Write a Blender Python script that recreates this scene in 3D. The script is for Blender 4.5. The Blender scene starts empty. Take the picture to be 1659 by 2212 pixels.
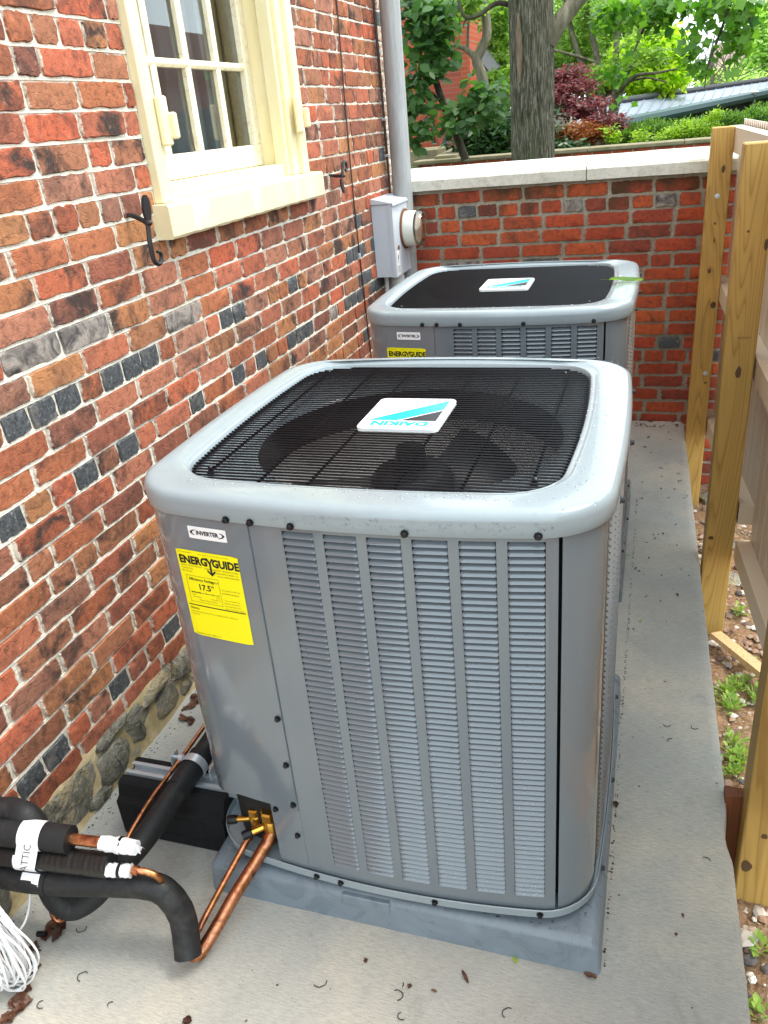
import bpy, math, random
import numpy as np
from mathutils import Vector, Matrix
R_ = random.Random(7)
S = bpy.context.scene
COL = S.collection
PI = math.pi

# ------------------------------------------------------------------ camera, sky, sun, exposure
CAM = np.array([0.46602, -1.49990, 1.51148]); YAW, PIT, ROL, FOC = 0.34460, -0.45018, -0.09535, 1732.45
def cam_axes():
    cy, sy = math.cos(YAW), math.sin(YAW); cp, sp = math.cos(PIT), math.sin(PIT); cr, sr = math.cos(ROL), math.sin(ROL)
    f = np.array([-sy*cp, cy*cp, sp]); r = np.array([cy, sy, 0.0]); u = np.cross(r, f)
    return cr*r+sr*u, -sr*r+cr*u, f
CR, CU, CF = cam_axes()
cd = bpy.data.cameras.new('camera'); cam = bpy.data.objects.new('camera', cd); COL.objects.link(cam)
m = Matrix.Identity(4)
for i in range(3):
    m[i][0], m[i][1], m[i][2], m[i][3] = CR[i], CU[i], -CF[i], CAM[i]
cam.matrix_world = m
cd.sensor_fit = 'VERTICAL'; cd.sensor_height = 36.0; cd.lens = FOC/2212*36.0
cd.clip_start = 0.05; cd.clip_end = 1000
S.camera = cam
def ray(px, py):
    return ((px-829.5)/FOC)*CR - ((py-1106)/FOC)*CU + CF
def at(px, py, Y):                  # world point at distance y=Y on the sight line of a photograph point
    d = ray(px, py); return CAM + d*((Y-CAM[1])/d[1])
def atz(px, py, Z):
    d = ray(px, py); return CAM + d*((Z-CAM[2])/d[2])
def atx(px, py, X):
    d = ray(px, py); return CAM + d*((X-CAM[0])/d[0])
def proj(p):
    v = np.array(p)-CAM; w = v@CF
    return 829.5+FOC*(v@CR)/w, 1106-FOC*(v@CU)/w, w

w = bpy.data.worlds.new('World'); S.world = w; w.use_nodes = True
nt = w.node_tree; nt.nodes.clear()
SUN_EL, SUN_AZ = math.radians(62), math.radians(70)      # azimuth measured from +y towards +x
sky = nt.nodes.new('ShaderNodeTexSky'); sky.sky_type = 'NISHITA'; sky.sun_disc = False
sky.sun_elevation = SUN_EL; sky.sun_rotation = SUN_AZ; sky.air_density = 1.0; sky.dust_density = 3.0
hs = nt.nodes.new('ShaderNodeMixRGB'); hs.inputs[0].default_value = 0.72; hs.inputs[2].default_value = (8.9, 10.3, 10.9, 1)
bg = nt.nodes.new('ShaderNodeBackground'); bg.inputs[1].default_value = 0.15
wo = nt.nodes.new('ShaderNodeOutputWorld')
nt.links.new(sky.outputs[0], hs.inputs[1]); nt.links.new(hs.outputs[0], bg.inputs[0]); nt.links.new(bg.outputs[0], wo.inputs[0])
sl = bpy.data.lights.new('sun', 'SUN'); sl.energy = 1.5; sl.angle = math.radians(22); sl.color = (1.0, 0.93, 0.82)
so = bpy.data.objects.new('sun', sl); COL.objects.link(so)
sd = Vector((math.sin(SUN_AZ)*math.cos(SUN_EL), math.cos(SUN_AZ)*math.cos(SUN_EL), math.sin(SUN_EL)))
so.rotation_euler = sd.to_track_quat('Z', 'Y').to_euler()
S.view_settings.view_transform = 'Standard'; S.view_settings.look = 'None'
S.view_settings.exposure = 1.15; S.view_settings.gamma = 1.0; S.view_settings.use_curve_mapping = False
S.render.engine = 'CYCLES'

# ------------------------------------------------------------------ materials
def mat(name, col, rough=0.7, metal=0.0, spec=0.5, coat=0.0):
    m = bpy.data.materials.new(name); m.use_nodes = True
    b = m.node_tree.nodes['Principled BSDF']
    b.inputs['Base Color'].default_value = (*col, 1); b.inputs['Roughness'].default_value = rough
    b.inputs['Metallic'].default_value = metal; b.inputs['Specular IOR Level'].default_value = spec
    b.inputs['Coat Weight'].default_value = coat; b.inputs['Coat Roughness'].default_value = 0.08
    return m
class NB:                            # node builder
    def __init__(s, m): s.m = m; s.t = m.node_tree; s.b = s.t.nodes['Principled BSDF']
    def n(s, typ, **kw):
        x = s.t.nodes.new('ShaderNode'+typ)
        for k, v in kw.items():
            if hasattr(x, k): setattr(x, k, v)
            else: x.inputs[k].default_value = v
        return x
    def l(s, a, b): s.t.links.new(a, b)
    def coords(s, kind='Object', scale=(1, 1, 1), loc=(0, 0, 0), rot=(0, 0, 0)):
        tc = s.n('TexCoord'); mp = s.n('Mapping')
        mp.inputs['Scale'].default_value = scale; mp.inputs['Location'].default_value = loc; mp.inputs['Rotation'].default_value = rot
        s.l(tc.outputs[kind], mp.inputs['Vector']); return mp.outputs[0]
    def geo(s, scale=(1, 1, 1)):
        g = s.n('NewGeometry'); mp = s.n('Mapping'); mp.inputs['Scale'].default_value = scale
        s.l(g.outputs['Position'], mp.inputs['Vector']); return mp.outputs[0]
    def noise(s, vec, scale, detail=4, rough=0.6, dist=0):
        x = s.n('TexNoise'); x.inputs['Scale'].default_value = scale; x.inputs['Detail'].default_value = detail
        x.inputs['Roughness'].default_value = rough; x.inputs['Distortion'].default_value = dist
        s.l(vec, x.inputs['Vector']); return x.outputs['Fac']
    def ramp(s, fac, stops, interp='LINEAR'):
        r = s.n('ValToRGB'); r.color_ramp.interpolation = interp; e = r.color_ramp.elements
        while len(e) > 1: e.remove(e[0])
        e[0].position = stops[0][0]; e[0].color = (*stops[0][1], 1)
        for p, c in stops[1:]:
            k = e.new(p); k.color = (*c, 1)
        s.l(fac, r.inputs[0]); return r.outputs[0]
    def mix(s, fac, a, b, blend='MIX'):
        x = s.n('MixRGB', blend_type=blend)
        for i, v in ((0, fac), (1, a), (2, b)):
            if isinstance(v, (int, float)): x.inputs[i].default_value = v
            elif isinstance(v, tuple): x.inputs[i].default_value = (*v, 1)
            else: s.l(v, x.inputs[i])
        return x.outputs[0]
    def math(s, op, a, b=0.0, c=0.0):
        x = s.n('Math', operation=op)
        for i, v in enumerate((a, b, c)):
            if isinstance(v, (int, float)): x.inputs[i].default_value = v
            else: s.l(v, x.inputs[i])
        return x.outputs[0]
    def bump(s, h, strength=0.3, dist=0.002):
        x = s.n('Bump'); x.inputs['Strength'].default_value = strength; x.inputs['Distance'].default_value = dist
        s.l(h, x.inputs['Height']); s.l(x.outputs[0], s.b.inputs['Normal'])
    def col(s, c): s.l(c, s.b.inputs['Base Color'])
    def rough(s, c): s.l(c, s.b.inputs['Roughness'])

def rnd_value(B):
    oi = B.n('ObjectInfo'); at_ = B.n('Attribute', attribute_name='rnd')
    return B.math('FRACT', B.math('ADD', oi.outputs['Random'], at_.outputs['Fac']))

def brick_mat(name, palette, dark=0.5, smear=0.5, rough=0.85, edge=0.85, mort=(0.8, 0.74, 0.62), stain=False):
    m_ = mat(name, (0.3, 0.1, 0.05), rough, spec=0.25); B = NB(m_)
    r = rnd_value(B)
    base = B.ramp(r, palette)
    g = B.geo()
    off = B.n('CombineXYZ'); B.l(B.math('MULTIPLY', r, 37.0), off.inputs[0]); B.l(B.math('MULTIPLY', r, 91.0), off.inputs[2])
    va = B.n('VectorMath', operation='ADD'); B.l(g, va.inputs[0]); B.l(off.outputs[0], va.inputs[1]); v = va.outputs[0]
    n1 = B.noise(v, 9, 4, 0.65, 0.6); n2 = B.noise(v, 55, 5, 0.7); n3 = B.noise(v, 230, 3, 0.6)
    r2 = B.math('FRACT', B.math('MULTIPLY', r, 7.31))
    dk = B.math('MULTIPLY', B.ramp(n1, [(0.48, (0, 0, 0)), (0.66, (1, 1, 1))]), B.math('MULTIPLY_ADD', r2, dark, dark*0.35))
    c = B.mix(dk, base, (0.055, 0.035, 0.03))
    c = B.mix(B.math('MULTIPLY', B.ramp(n2, [(0.36, (1, 1, 1)), (0.5, (0, 0, 0))]), 0.55), c, (0.07, 0.035, 0.025))
    c = B.mix(B.math('MULTIPLY', B.ramp(n2, [(0.58, (0, 0, 0)), (0.75, (1, 1, 1))]), smear*0.6), c, (0.52, 0.30, 0.2))
    sp = B.ramp(n3, [(0.68, (0, 0, 0)), (0.76, (1, 1, 1))])
    c = B.mix(B.math('MULTIPLY', sp, smear*0.5), c, (0.6, 0.5, 0.4))
    tcg = B.n('TexCoord'); sg = B.n('SeparateXYZ'); B.l(tcg.outputs['Generated'], sg.inputs[0])
    ey = B.math('MULTIPLY', B.math('ABSOLUTE', B.math('SUBTRACT', sg.outputs[1], 0.5)), 1.0); ez = B.math('ABSOLUTE', B.math('SUBTRACT', sg.outputs[2], 0.5))
    em = B.math('ADD', B.math('MAXIMUM', B.math('ADD', ey, 0.022), ez), B.math('MULTIPLY', B.math('SUBTRACT', n2, 0.5), 0.16))
    c = B.mix(B.math('MULTIPLY', B.ramp(em, [(0.485, (0, 0, 0)), (0.515, (1, 1, 1))]), edge), c, mort)
    if stain:
        szp = B.n('SeparateXYZ'); B.l(g, szp.inputs[0]); sz = B.ramp(szp.outputs[2], [(0.0, (0, 0, 0)), (0.94, (0, 0, 0)), (1.0, (1, 1, 1))]) if False else B.math('MULTIPLY', B.math('SUBTRACT', szp.outputs[2], 0.98), 5.5)
        sn = B.noise(B.geo((1, 1, 0.6)), 4.5, 4, 0.7)
        sm_ = B.ramp(B.math('ADD', sn, B.math('MULTIPLY', sz, 0.22)), [(0.60, (0, 0, 0)), (0.78, (0.85, 0.85, 0.85))]); c = B.mix(sm_, c, (0.045, 0.038, 0.02))
    B.col(c)
    vo = B.n('TexVoronoi', feature='DISTANCE_TO_EDGE'); vo.inputs['Scale'].default_value = 22
    wv = B.n('VectorMath', operation='ADD'); B.l(v, wv.inputs[0])
    nn = B.n('TexNoise'); nn.inputs['Scale'].default_value = 14; B.l(v, nn.inputs['Vector'])
    sc = B.n('VectorMath', operation='SCALE'); sc.inputs['Scale'].default_value = 0.06; B.l(nn.outputs['Color'], sc.inputs[0]); B.l(sc.outputs[0], wv.inputs[1]); B.l(wv.outputs[0], vo.inputs['Vector'])
    crack = B.math('MULTIPLY', B.ramp(vo.outputs['Distance'], [(0.0, (0, 0, 0)), (0.035, (1, 1, 1))]), 0.25)
    h = B.math('ADD', B.math('ADD', B.math('MULTIPLY', n2, 0.9), B.math('MULTIPLY', n3, 0.4)), crack)
    B.bump(h, 0.75, 0.004)
    return m_
M = {}
M['brick'] = brick_mat('house_brick', [(0, (0.42, 0.145, 0.065)), (0.14, (0.30, 0.085, 0.045)), (0.28, (0.44, 0.19, 0.08)), (0.40, (0.21, 0.08, 0.055)),
                                       (0.52, (0.46, 0.125, 0.06)), (0.64, (0.36, 0.17, 0.11)), (0.76, (0.50, 0.115, 0.055)), (0.88, (0.26, 0.12, 0.08)), (1, (0.42, 0.16, 0.075))], 1.0, 0.8, mort=(0.70, 0.64, 0.54))
M['brick_back'] = brick_mat('yard_wall_brick', [(0, (0.47, 0.085, 0.03)), (0.25, (0.34, 0.055, 0.025)), (0.5, (0.52, 0.11, 0.035)), (0.75, (0.42, 0.065, 0.03)), (1, (0.24, 0.055, 0.035))], 0.5, 0.3, edge=0.6, mort=(0.42, 0.37, 0.28), stain=True)
def glazed():
    m_ = mat('glazed_header_brick', (0.05, 0.055, 0.06), 0.55); B = NB(m_); g = B.geo(); r = rnd_value(B)
    n1 = B.noise(g, 120, 4, 0.7); n2 = B.noise(g, 25, 4, 0.6, 0.5)
    c = B.ramp(n1, [(0.3, (0.022, 0.026, 0.03)), (0.6, (0.085, 0.09, 0.095)), (0.74, (0.36, 0.36, 0.34))])
    c = B.mix(B.ramp(n2, [(0.55, (0, 0, 0)), (0.72, (1, 1, 1))]), c, (0.17, 0.15, 0.13)); B.col(c)
    B.bump(n1, 0.6, 0.003); return m_
M['glazed'] = glazed()
def greyb():
    m_ = mat('weathered_grey_brick', (0.3, 0.27, 0.24), 0.8); B = NB(m_); g = B.geo()
    n1 = B.noise(g, 18, 4, 0.65, 1.0); n2 = B.noise(g, 110, 3)
    B.col(B.mix(B.math('MULTIPLY', n2, 0.4), B.ramp(n1, [(0.35, (0.05, 0.045, 0.045)), (0.47, (0.20, 0.17, 0.15)), (0.58, (0.36, 0.32, 0.28)), (0.7, (0.34, 0.11, 0.06))]), (0.1, 0.08, 0.07)))
    B.bump(n2, 0.6, 0.003); return m_
M['greybrick'] = greyb()
def mortar(name, c1, c2, c3, sc=30):
    m_ = mat(name, c1, 0.95, spec=0.1); B = NB(m_); g = B.geo(); n1 = B.noise(g, sc, 5, 0.7); n2 = B.noise(g, 3, 3)
    c = B.mix(B.ramp(n1, [(0.4, (0, 0, 0)), (0.65, (1, 1, 1))]), c1, c2)
    B.col(B.mix(B.ramp(n2, [(0.5, (0, 0, 0)), (0.75, (0.7, 0.7, 0.7))]), c, c3)); B.bump(n1, 0.9, 0.006); return m_
M['mortar'] = mortar('lime_mortar', (0.70, 0.63, 0.51), (0.86, 0.82, 0.73), (0.48, 0.40, 0.29), 90)
M['mortar_back'] = mortar('grey_mortar', (0.28, 0.25, 0.19), (0.40, 0.37, 0.29), (0.14, 0.13, 0.09), 60)
M['mortar_stone'] = mortar('sandy_mortar', (0.46, 0.35, 0.19), (0.62, 0.51, 0.32), (0.24, 0.20, 0.08), 25)
def stone(name='rubble_stone', cs=((0.08, 0.08, 0.065), (0.19, 0.185, 0.15), (0.36, 0.34, 0.28))):
    m_ = mat(name, cs[1], 0.9, spec=0.2); B = NB(m_); g = B.geo((1, 1, 1)); n1 = B.noise(g, 14, 6, 0.7, 1.2); n2 = B.noise(g, 80, 4, 0.7)
    gs = B.geo((1, 3, 1)); n3 = B.noise(gs, 20, 3)
    c = B.ramp(n1, [(0.35, cs[0]), (0.5, cs[1]), (0.68, cs[2])])
    c = B.mix(B.ramp(n2, [(0.45, (0, 0, 0)), (0.7, (0.8, 0.8, 0.8))]), c, (0.30, 0.27, 0.22))
    c = B.mix(B.ramp(n3, [(0.55, (0, 0, 0)), (0.75, (0.6, 0.6, 0.6))]), c, (0.13, 0.13, 0.05))
    nm = B.noise(g, 9, 5, 0.7, 0.5); c = B.mix(B.ramp(nm, [(0.55, (0, 0, 0)), (0.62, (0.9, 0.9, 0.9))]), c, (0.55, 0.45, 0.28))
    B.col(c); B.bump(B.math('ADD', n1, n2), 1.0, 0.03); return m_
M['stone'] = stone('rubble_stone', ((0.13, 0.13, 0.105), (0.32, 0.30, 0.24), (0.56, 0.52, 0.42)))
def paint_cream():
    m_ = mat('cream_paint', (0.82, 0.74, 0.5), 0.45); B = NB(m_); g = B.geo((1, 1, 0.35)); n1 = B.noise(g, 12, 5, 0.7); n2 = B.noise(g, 60, 4, 0.7)
    c = B.mix(B.ramp(n1, [(0.5, (0, 0, 0)), (0.7, (0.6, 0.6, 0.6))]), (0.80, 0.70, 0.43), (0.88, 0.82, 0.62))
    c = B.mix(B.ramp(n2, [(0.7, (0, 0, 0)), (0.78, (0.5, 0.5, 0.5))]), c, (0.45, 0.36, 0.22)); B.col(c); B.bump(n2, 0.35, 0.002); return m_
M['cream'] = paint_cream()
def putty():
    m_ = mat('weathered_sash_paint', (0.6, 0.53, 0.4), 0.6); B = NB(m_); g = B.geo(); n1 = B.noise(g, 45, 5, 0.7)
    B.col(B.ramp(n1, [(0.30, (0.50, 0.42, 0.27)), (0.42, (0.78, 0.70, 0.50)), (0.7, (0.86, 0.80, 0.63))])); B.bump(n1, 0.4, 0.002); return m_
M['sash'] = putty()
def glass_mat(name, tint=(1, 1, 1), ior=1.5, rough=0.0):
    m_ = bpy.data.materials.new(name); m_.use_nodes = True; t = m_.node_tree; t.nodes.clear()
    o = t.nodes.new('ShaderNodeOutputMaterial'); mx = t.nodes.new('ShaderNodeMixShader'); tr = t.nodes.new('ShaderNodeBsdfTransparent')
    gl = t.nodes.new('ShaderNodeBsdfGlossy'); gl.inputs['Roughness'].default_value = rough; fr = t.nodes.new('ShaderNodeFresnel'); fr.inputs[0].default_value = ior
    ml = t.nodes.new('ShaderNodeMath'); ml.operation = 'MULTIPLY_ADD'; ml.inputs[1].default_value = 1.6; ml.inputs[2].default_value = 0.06
    t.links.new(fr.outputs[0], ml.inputs[0]); t.links.new(ml.outputs[0], mx.inputs[0])
    tr.inputs[0].default_value = (*tint, 1); t.links.new(tr.outputs[0], mx.inputs[1]); t.links.new(gl.outputs[0], mx.inputs[2]); t.links.new(mx.outputs[0], o.inputs[0]); return m_
M['glass'] = glass_mat('window_glass', (0.8, 0.85, 0.85))
def concrete():
    m_ = mat('slab_concrete', (0.36, 0.34, 0.31), 0.8, spec=0.3); B = NB(m_); g = B.geo()
    gs = B.geo((1, 9, 1)); n1 = B.noise(gs, 45, 5, 0.75); n2 = B.noise(g, 1.7, 4, 0.6, 0.3); n3 = B.noise(g, 220, 3, 0.6); n4 = B.noise(g, 5, 4, 0.6)
    c = B.ramp(n2, [(0.32, (0.33, 0.335, 0.31)), (0.45, (0.43, 0.425, 0.38)), (0.56, (0.58, 0.525, 0.425)), (0.68, (0.45, 0.445, 0.40))])
    n5 = B.noise(g, 0.9, 3, 0.5, 0.5); c = B.mix(B.math('MULTIPLY', n4, 0.35), c, (0.50, 0.45, 0.37)); c = B.mix(B.ramp(n5, [(0.42, (0, 0, 0)), (0.62, (0.55, 0.55, 0.55))]), c, (0.33, 0.335, 0.32)); c = B.mix(B.ramp(B.noise(g, 7, 6, 0.75, 1.0), [(0.57, (0, 0, 0)), (0.68, (0.42, 0.42, 0.42))]), c, (0.25, 0.23, 0.19))
    c = B.mix(B.ramp(n1, [(0.42, (0.5, 0.5, 0.5)), (0.58, (0, 0, 0))]), c, (0.24, 0.235, 0.225))
    c = B.mix(B.ramp(n3, [(0.62, (0, 0, 0)), (0.74, (0.5, 0.5, 0.5))]), c, (0.58, 0.54, 0.47))
    c = B.mix(B.ramp(n3, [(0.28, (0.6, 0.6, 0.6)), (0.38, (0, 0, 0))]), c, (0.12, 0.115, 0.11))
    B.col(c); B.bump(B.math('ADD', n1, n3), 0.35, 0.0015); return m_
M['concrete'] = concrete()
def cap_stone(name='coping_concrete', moss=0.15):
    m_ = mat(name, (0.6, 0.57, 0.5), 0.85, spec=0.3); B = NB(m_); g = B.geo(); n1 = B.noise(g, 18, 5, 0.7); n2 = B.noise(g, 160, 3); n3 = B.noise(g, 2.5, 3)
    c = B.ramp(n1, [(0.35, (0.52, 0.50, 0.42)), (0.55, (0.68, 0.66, 0.58)), (0.7, (0.60, 0.58, 0.49))])
    c = B.mix(B.ramp(n2, [(0.3, (0.7, 0.7, 0.7)), (0.4, (0, 0, 0))]), c, (0.28, 0.26, 0.2))
    c = B.mix(B.ramp(n3, [(0.5, (0, 0, 0)), (0.75, (moss*2, moss*2, moss*2))]), c, (0.2, 0.2, 0.1))
    B.col(c); B.bump(B.math('ADD', n1, n2), 0.5, 0.003); return m_
M['coping'] = cap_stone(); M['mossy'] = mortar('mossy_cap', (0.22, 0.19, 0.12), (0.30, 0.26, 0.17), (0.12, 0.13, 0.05), 14)
def unit_paint(name, c, rough=0.28, coat=0.35, orange=0.1):
    m_ = mat(name, c, rough, spec=0.5, coat=coat); B = NB(m_); g = B.geo(); n = B.noise(g, 350, 2, 0.5); n2 = B.noise(g, 7, 3)
    B.bump(n, orange, 0.0006); ns = B.noise(B.geo((30, 30, 2.2)), 1.0, 4, 0.6); nd = B.noise(g, 3.5, 4, 0.65); B.col(B.mix(B.math('MULTIPLY', B.math('MULTIPLY', ns, nd), 0.42), (c[0]*0.93, c[1]*0.93, c[2]*0.93), (c[0]*1.45+0.03, c[1]*1.42+0.028, c[2]*1.35+0.02))); B.rough(B.math('MULTIPLY_ADD', n2, 0.04, rough-0.02)); return m_
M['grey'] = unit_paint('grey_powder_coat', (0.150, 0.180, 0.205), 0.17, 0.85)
M['lid'] = unit_paint('brightened_powder_coat', (0.27, 0.325, 0.355), 0.25, 0.45, 0.15)  # lighter copy of the unit paint; sky brightness put into the colour
def padm():
    m_ = mat('grey_pad_plastic', (0.12, 0.14, 0.16), 0.4, spec=0.5); B = NB(m_); g = B.geo(); n = B.noise(g, 9, 4, 0.6, 1.5); n2 = B.noise(g, 260, 2)
    B.col(B.ramp(n, [(0.35, (0.15, 0.185, 0.215)), (0.65, (0.20, 0.24, 0.275))])); B.rough(B.ramp(n, [(0.4, (0.22, 0.22, 0.22)), (0.55, (0.5, 0.5, 0.5))])); B.bump(n2, 0.25, 0.001); return m_
M['pad'] = padm()
M['wire'] = mat('black_wire_coating', (0.004, 0.004, 0.006), 0.3, spec=0.35)
M['black'] = mat('black_plastic', (0.007, 0.007, 0.008), 0.4, spec=0.35)
M['screw'] = mat('black_screw', (0.01, 0.01, 0.012), 0.3, metal=0.3)
M['coil'] = mat('coil_fins', (0.015, 0.015, 0.016), 0.6, metal=0.3)  # near-black fins: shade behind the louvre slots put into the colour
M['alu'] = mat('brightened_fins', (0.80, 0.77, 0.74), 0.6, metal=0.0)  # same fins made pale: light inside the fan well put into the colour
M['motor'] = mat('motor_housing', (0.05, 0.05, 0.055), 0.35, metal=0.5)
M['white'] = mat('white_badge', (0.86, 0.88, 0.88), 0.25)
M['cyan'] = mat('cyan_print', (0.0, 0.48, 0.72), 0.25)
M['ink'] = mat('black_print', (0.008, 0.006, 0.01), 0.35)
M['yellow'] = mat('yellow_label', (0.9, 0.82, 0.0), 0.4)
M['paper'] = mat('white_label', (0.85, 0.85, 0.85), 0.4)
M['brown_ink'] = mat('fine_print', (0.22, 0.17, 0.01), 0.5)
def foam():
    m_ = mat('black_foam', (0.012, 0.0125, 0.0135), 0.62, spec=0.4); B = NB(m_); g = B.geo(); n = B.noise(g, 40, 3); n2 = B.noise(g, 400, 2)
    B.bump(B.math('ADD', n, B.math('MULTIPLY', n2, 0.3)), 0.3, 0.002); B.rough(B.ramp(n, [(0.3, (0.45, 0.45, 0.45)), (0.7, (0.7, 0.7, 0.7))])); nq = B.noise(g, 11, 5, 0.8); nz_ = B.noise(g, 160, 3, 0.7); B.col(B.mix(B.math('MULTIPLY', B.ramp(nq, [(0.5, (0, 0, 0)), (0.75, (1, 1, 1))]), nz_), (0.011, 0.0115, 0.0125), (0.075, 0.07, 0.06))); return m_
M['foam'] = foam()
M['tape_black'] = mat('black_tape', (0.010, 0.010, 0.010), 0.33, spec=0.5)
def tapew():
    m_ = mat('white_tape', (0.82, 0.82, 0.84), 0.5); B = NB(m_); n = B.noise(B.geo(), 70, 4); B.bump(n, 0.6, 0.004); return m_
M['tape'] = tapew()
def copper(name='copper_pipe', pat=0.55):
    m_ = mat(name, (0.7, 0.3, 0.14), 0.32, metal=1.0); B = NB(m_); g = B.geo(); n = B.noise(g, 30, 4, 0.6, 0.8); n2 = B.noise(g, 90, 3)
    c = B.ramp(n, [(0.33, (0.16, 0.07, 0.045)), (0.43, (0.55, 0.20, 0.09)), (0.52, (0.72, 0.33, 0.17)), (0.6, (0.52, 0.21, 0.07)), (0.68, (0.34, 0.17, 0.06)), (0.75, (0.45, 0.2, 0.12))])
    B.col(B.mix(B.math('MULTIPLY', n2, pat), c, (0.2, 0.09, 0.06))); B.rough(B.math('MULTIPLY_ADD', n2, 0.35, 0.2)); B.bump(n2, 0.15, 0.001); return m_
M['copper'] = copper('copper_pipe', 0.25); M['copper_old'] = copper('heat_stained_copper', 0.8)
M['brass'] = mat('brass_valve', (0.72, 0.42, 0.08), 0.28, metal=1.0)
M['zinc'] = mat('zinc_plated_steel', (0.60, 0.66, 0.70), 0.38, metal=0.6)
def rubber():
    m_ = mat('recycled_rubber_block', (0.010, 0.010, 0.011), 0.85, spec=0.3); B = NB(m_); n = B.noise(B.geo(), 260, 3); B.bump(n, 1.0, 0.004); return m_
M['rubber'] = rubber()
M['iron'] = mat('black_wrought_iron', (0.013, 0.012, 0.013), 0.4)
M['meter'] = unit_paint('meter_box_paint', (0.50, 0.545, 0.60), 0.35, 0.1)
M['meter_ring'] = mat('meter_housing', (0.62, 0.62, 0.55), 0.35)
M['meter_glass'] = glass_mat('meter_glass', (0.9, 0.87, 0.8), 1.45, 0.03)
M['dial'] = mat('meter_dial', (0.6, 0.48, 0.38), 0.5)
M['rust'] = mat('rust_stain', (0.14, 0.05, 0.02), 0.8)
M['pvc'] = mat('grey_conduit', (0.42, 0.42, 0.41), 0.5)
def spout():
    m_ = mat('galvanised_downspout', (0.42, 0.42, 0.42), 0.5, metal=0.15); B = NB(m_); g = B.geo((4, 4, 0.5)); n = B.noise(g, 14, 5, 0.7); n2 = B.noise(B.geo(), 60, 4)
    c = B.ramp(n, [(0.3, (0.24, 0.245, 0.24)), (0.55, (0.31, 0.315, 0.31)), (0.75, (0.38, 0.385, 0.375))]); B.col(B.mix(B.math('MULTIPLY', n2, 0.2), c, (0.25, 0.25, 0.26))); return m_
M['spout'] = spout()
M['cable_dark'] = mat('brown_cable', (0.05, 0.025, 0.02), 0.5); M['cable_white'] = mat('white_cable', (0.82, 0.82, 0.83), 0.3)
M['foil'] = mat('clear_bag', (0.35, 0.36, 0.38), 0.1, metal=0.3)
def wood(name, ca, cb, cdark, sc=1.0, seed=0.0):
    m_ = mat(name, ca, 0.6, spec=0.3); B = NB(m_)
    tc = B.n('TexCoord'); oi = B.n('ObjectInfo'); mp = B.n('Mapping'); mp.inputs['Scale'].default_value = (1.2, 1.2, 0.055)
    B.l(tc.outputs['Object'], mp.inputs['Vector'])
    cx = B.n('CombineXYZ'); B.l(B.math('MULTIPLY', oi.outputs['Random'], 9.0), cx.inputs[2]); B.l(B.math('MULTIPLY', oi.outputs['Random'], 0.05), cx.inputs[0])
    va = B.n('VectorMath', operation='ADD'); B.l(mp.outputs[0], va.inputs[0]); B.l(cx.outputs[0], va.inputs[1])
    nz = B.n('TexNoise'); nz.inputs['Scale'].default_value = 9*sc; nz.inputs['Detail'].default_value = 1.5; B.l(va.outputs[0], nz.inputs['Vector'])
    band = B.math('FRACT', B.math('MULTIPLY', nz.outputs['Fac'], 27.0))
    ring = B.ramp(band, [(0.0, (1, 1, 1)), (0.12, (0.55, 0.55, 0.55)), (0.45, (0, 0, 0)), (0.9, (0.15, 0.15, 0.15)), (1.0, (1, 1, 1))])
    mp2 = B.n('Mapping'); mp2.inputs['Scale'].default_value = (1, 1, 0.03); B.l(tc.outputs['Object'], mp2.inputs['Vector']); fine = B.noise(mp2.outputs[0], 420, 3)
    big = B.noise(B.geo(), 2.2, 2)
    c = B.mix(B.ramp(big, [(0.35, (0, 0, 0)), (0.65, (1, 1, 1))]), ca, cb)
    c = B.mix(B.math('MULTIPLY', ring, 0.7), c, cdark)
    c = B.mix(B.math('MULTIPLY', fine, 0.22), c, cdark)
    B.col(c); B.bump(B.math('ADD', fine, ring), 0.25, 0.001); return m_
M['wood'] = wood('treated_pine', (0.62, 0.37, 0.10), (0.50, 0.32, 0.09), (0.30, 0.155, 0.035))
M['wood2'] = wood('pale_pine', (0.66, 0.45, 0.24), (0.6, 0.4, 0.2), (0.36, 0.2, 0.09))
M['wood_red'] = wood('cedar_stake', (0.23, 0.075, 0.025), (0.17, 0.055, 0.02), (0.06, 0.02, 0.01))
M['knot'] = mat('wood_knot', (0.10, 0.05, 0.02), 0.6)
M['vinyl'] = mat('beige_vinyl', (0.66, 0.53, 0.385), 0.4); M['vinyl_white'] = mat('white_vinyl', (0.88, 0.86, 0.83), 0.4)
M['salmon'] = mat('salmon_backing', (0.45, 0.22, 0.16), 0.7)
def soil():
    m_ = mat('clay_soil', (0.3, 0.17, 0.09), 0.95, spec=0.1); B = NB(m_); g = B.geo(); n1 = B.noise(g, 10, 5, 0.7); n2 = B.noise(g, 70, 5, 0.75)
    c = B.ramp(n2, [(0.3, (0.10, 0.05, 0.03)), (0.45, (0.30, 0.17, 0.095)), (0.6, (0.42, 0.27, 0.16)), (0.75, (0.5, 0.42, 0.33))])
    B.col(B.mix(B.ramp(n1, [(0.5, (0, 0, 0)), (0.7, (0.7, 0.7, 0.7))]), c, (0.16, 0.14, 0.08))); B.bump(n2, 1.0, 0.02); return m_
M['soil'] = soil()
def lawn():
    m_ = mat('ground_cover', (0.06, 0.1, 0.03), 0.95, spec=0.1); B = NB(m_); g = B.geo(); n1 = B.noise(g, 1.5, 4); n2 = B.noise(g, 30, 4)
    B.col(B.mix(B.math('MULTIPLY', n2, 0.6), B.ramp(n1, [(0.4, (0.05, 0.09, 0.025)), (0.65, (0.11, 0.09, 0.05))]), (0.03, 0.05, 0.015))); B.bump(n2, 1, 0.05); return m_
M['lawn'] = lawn()
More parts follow.
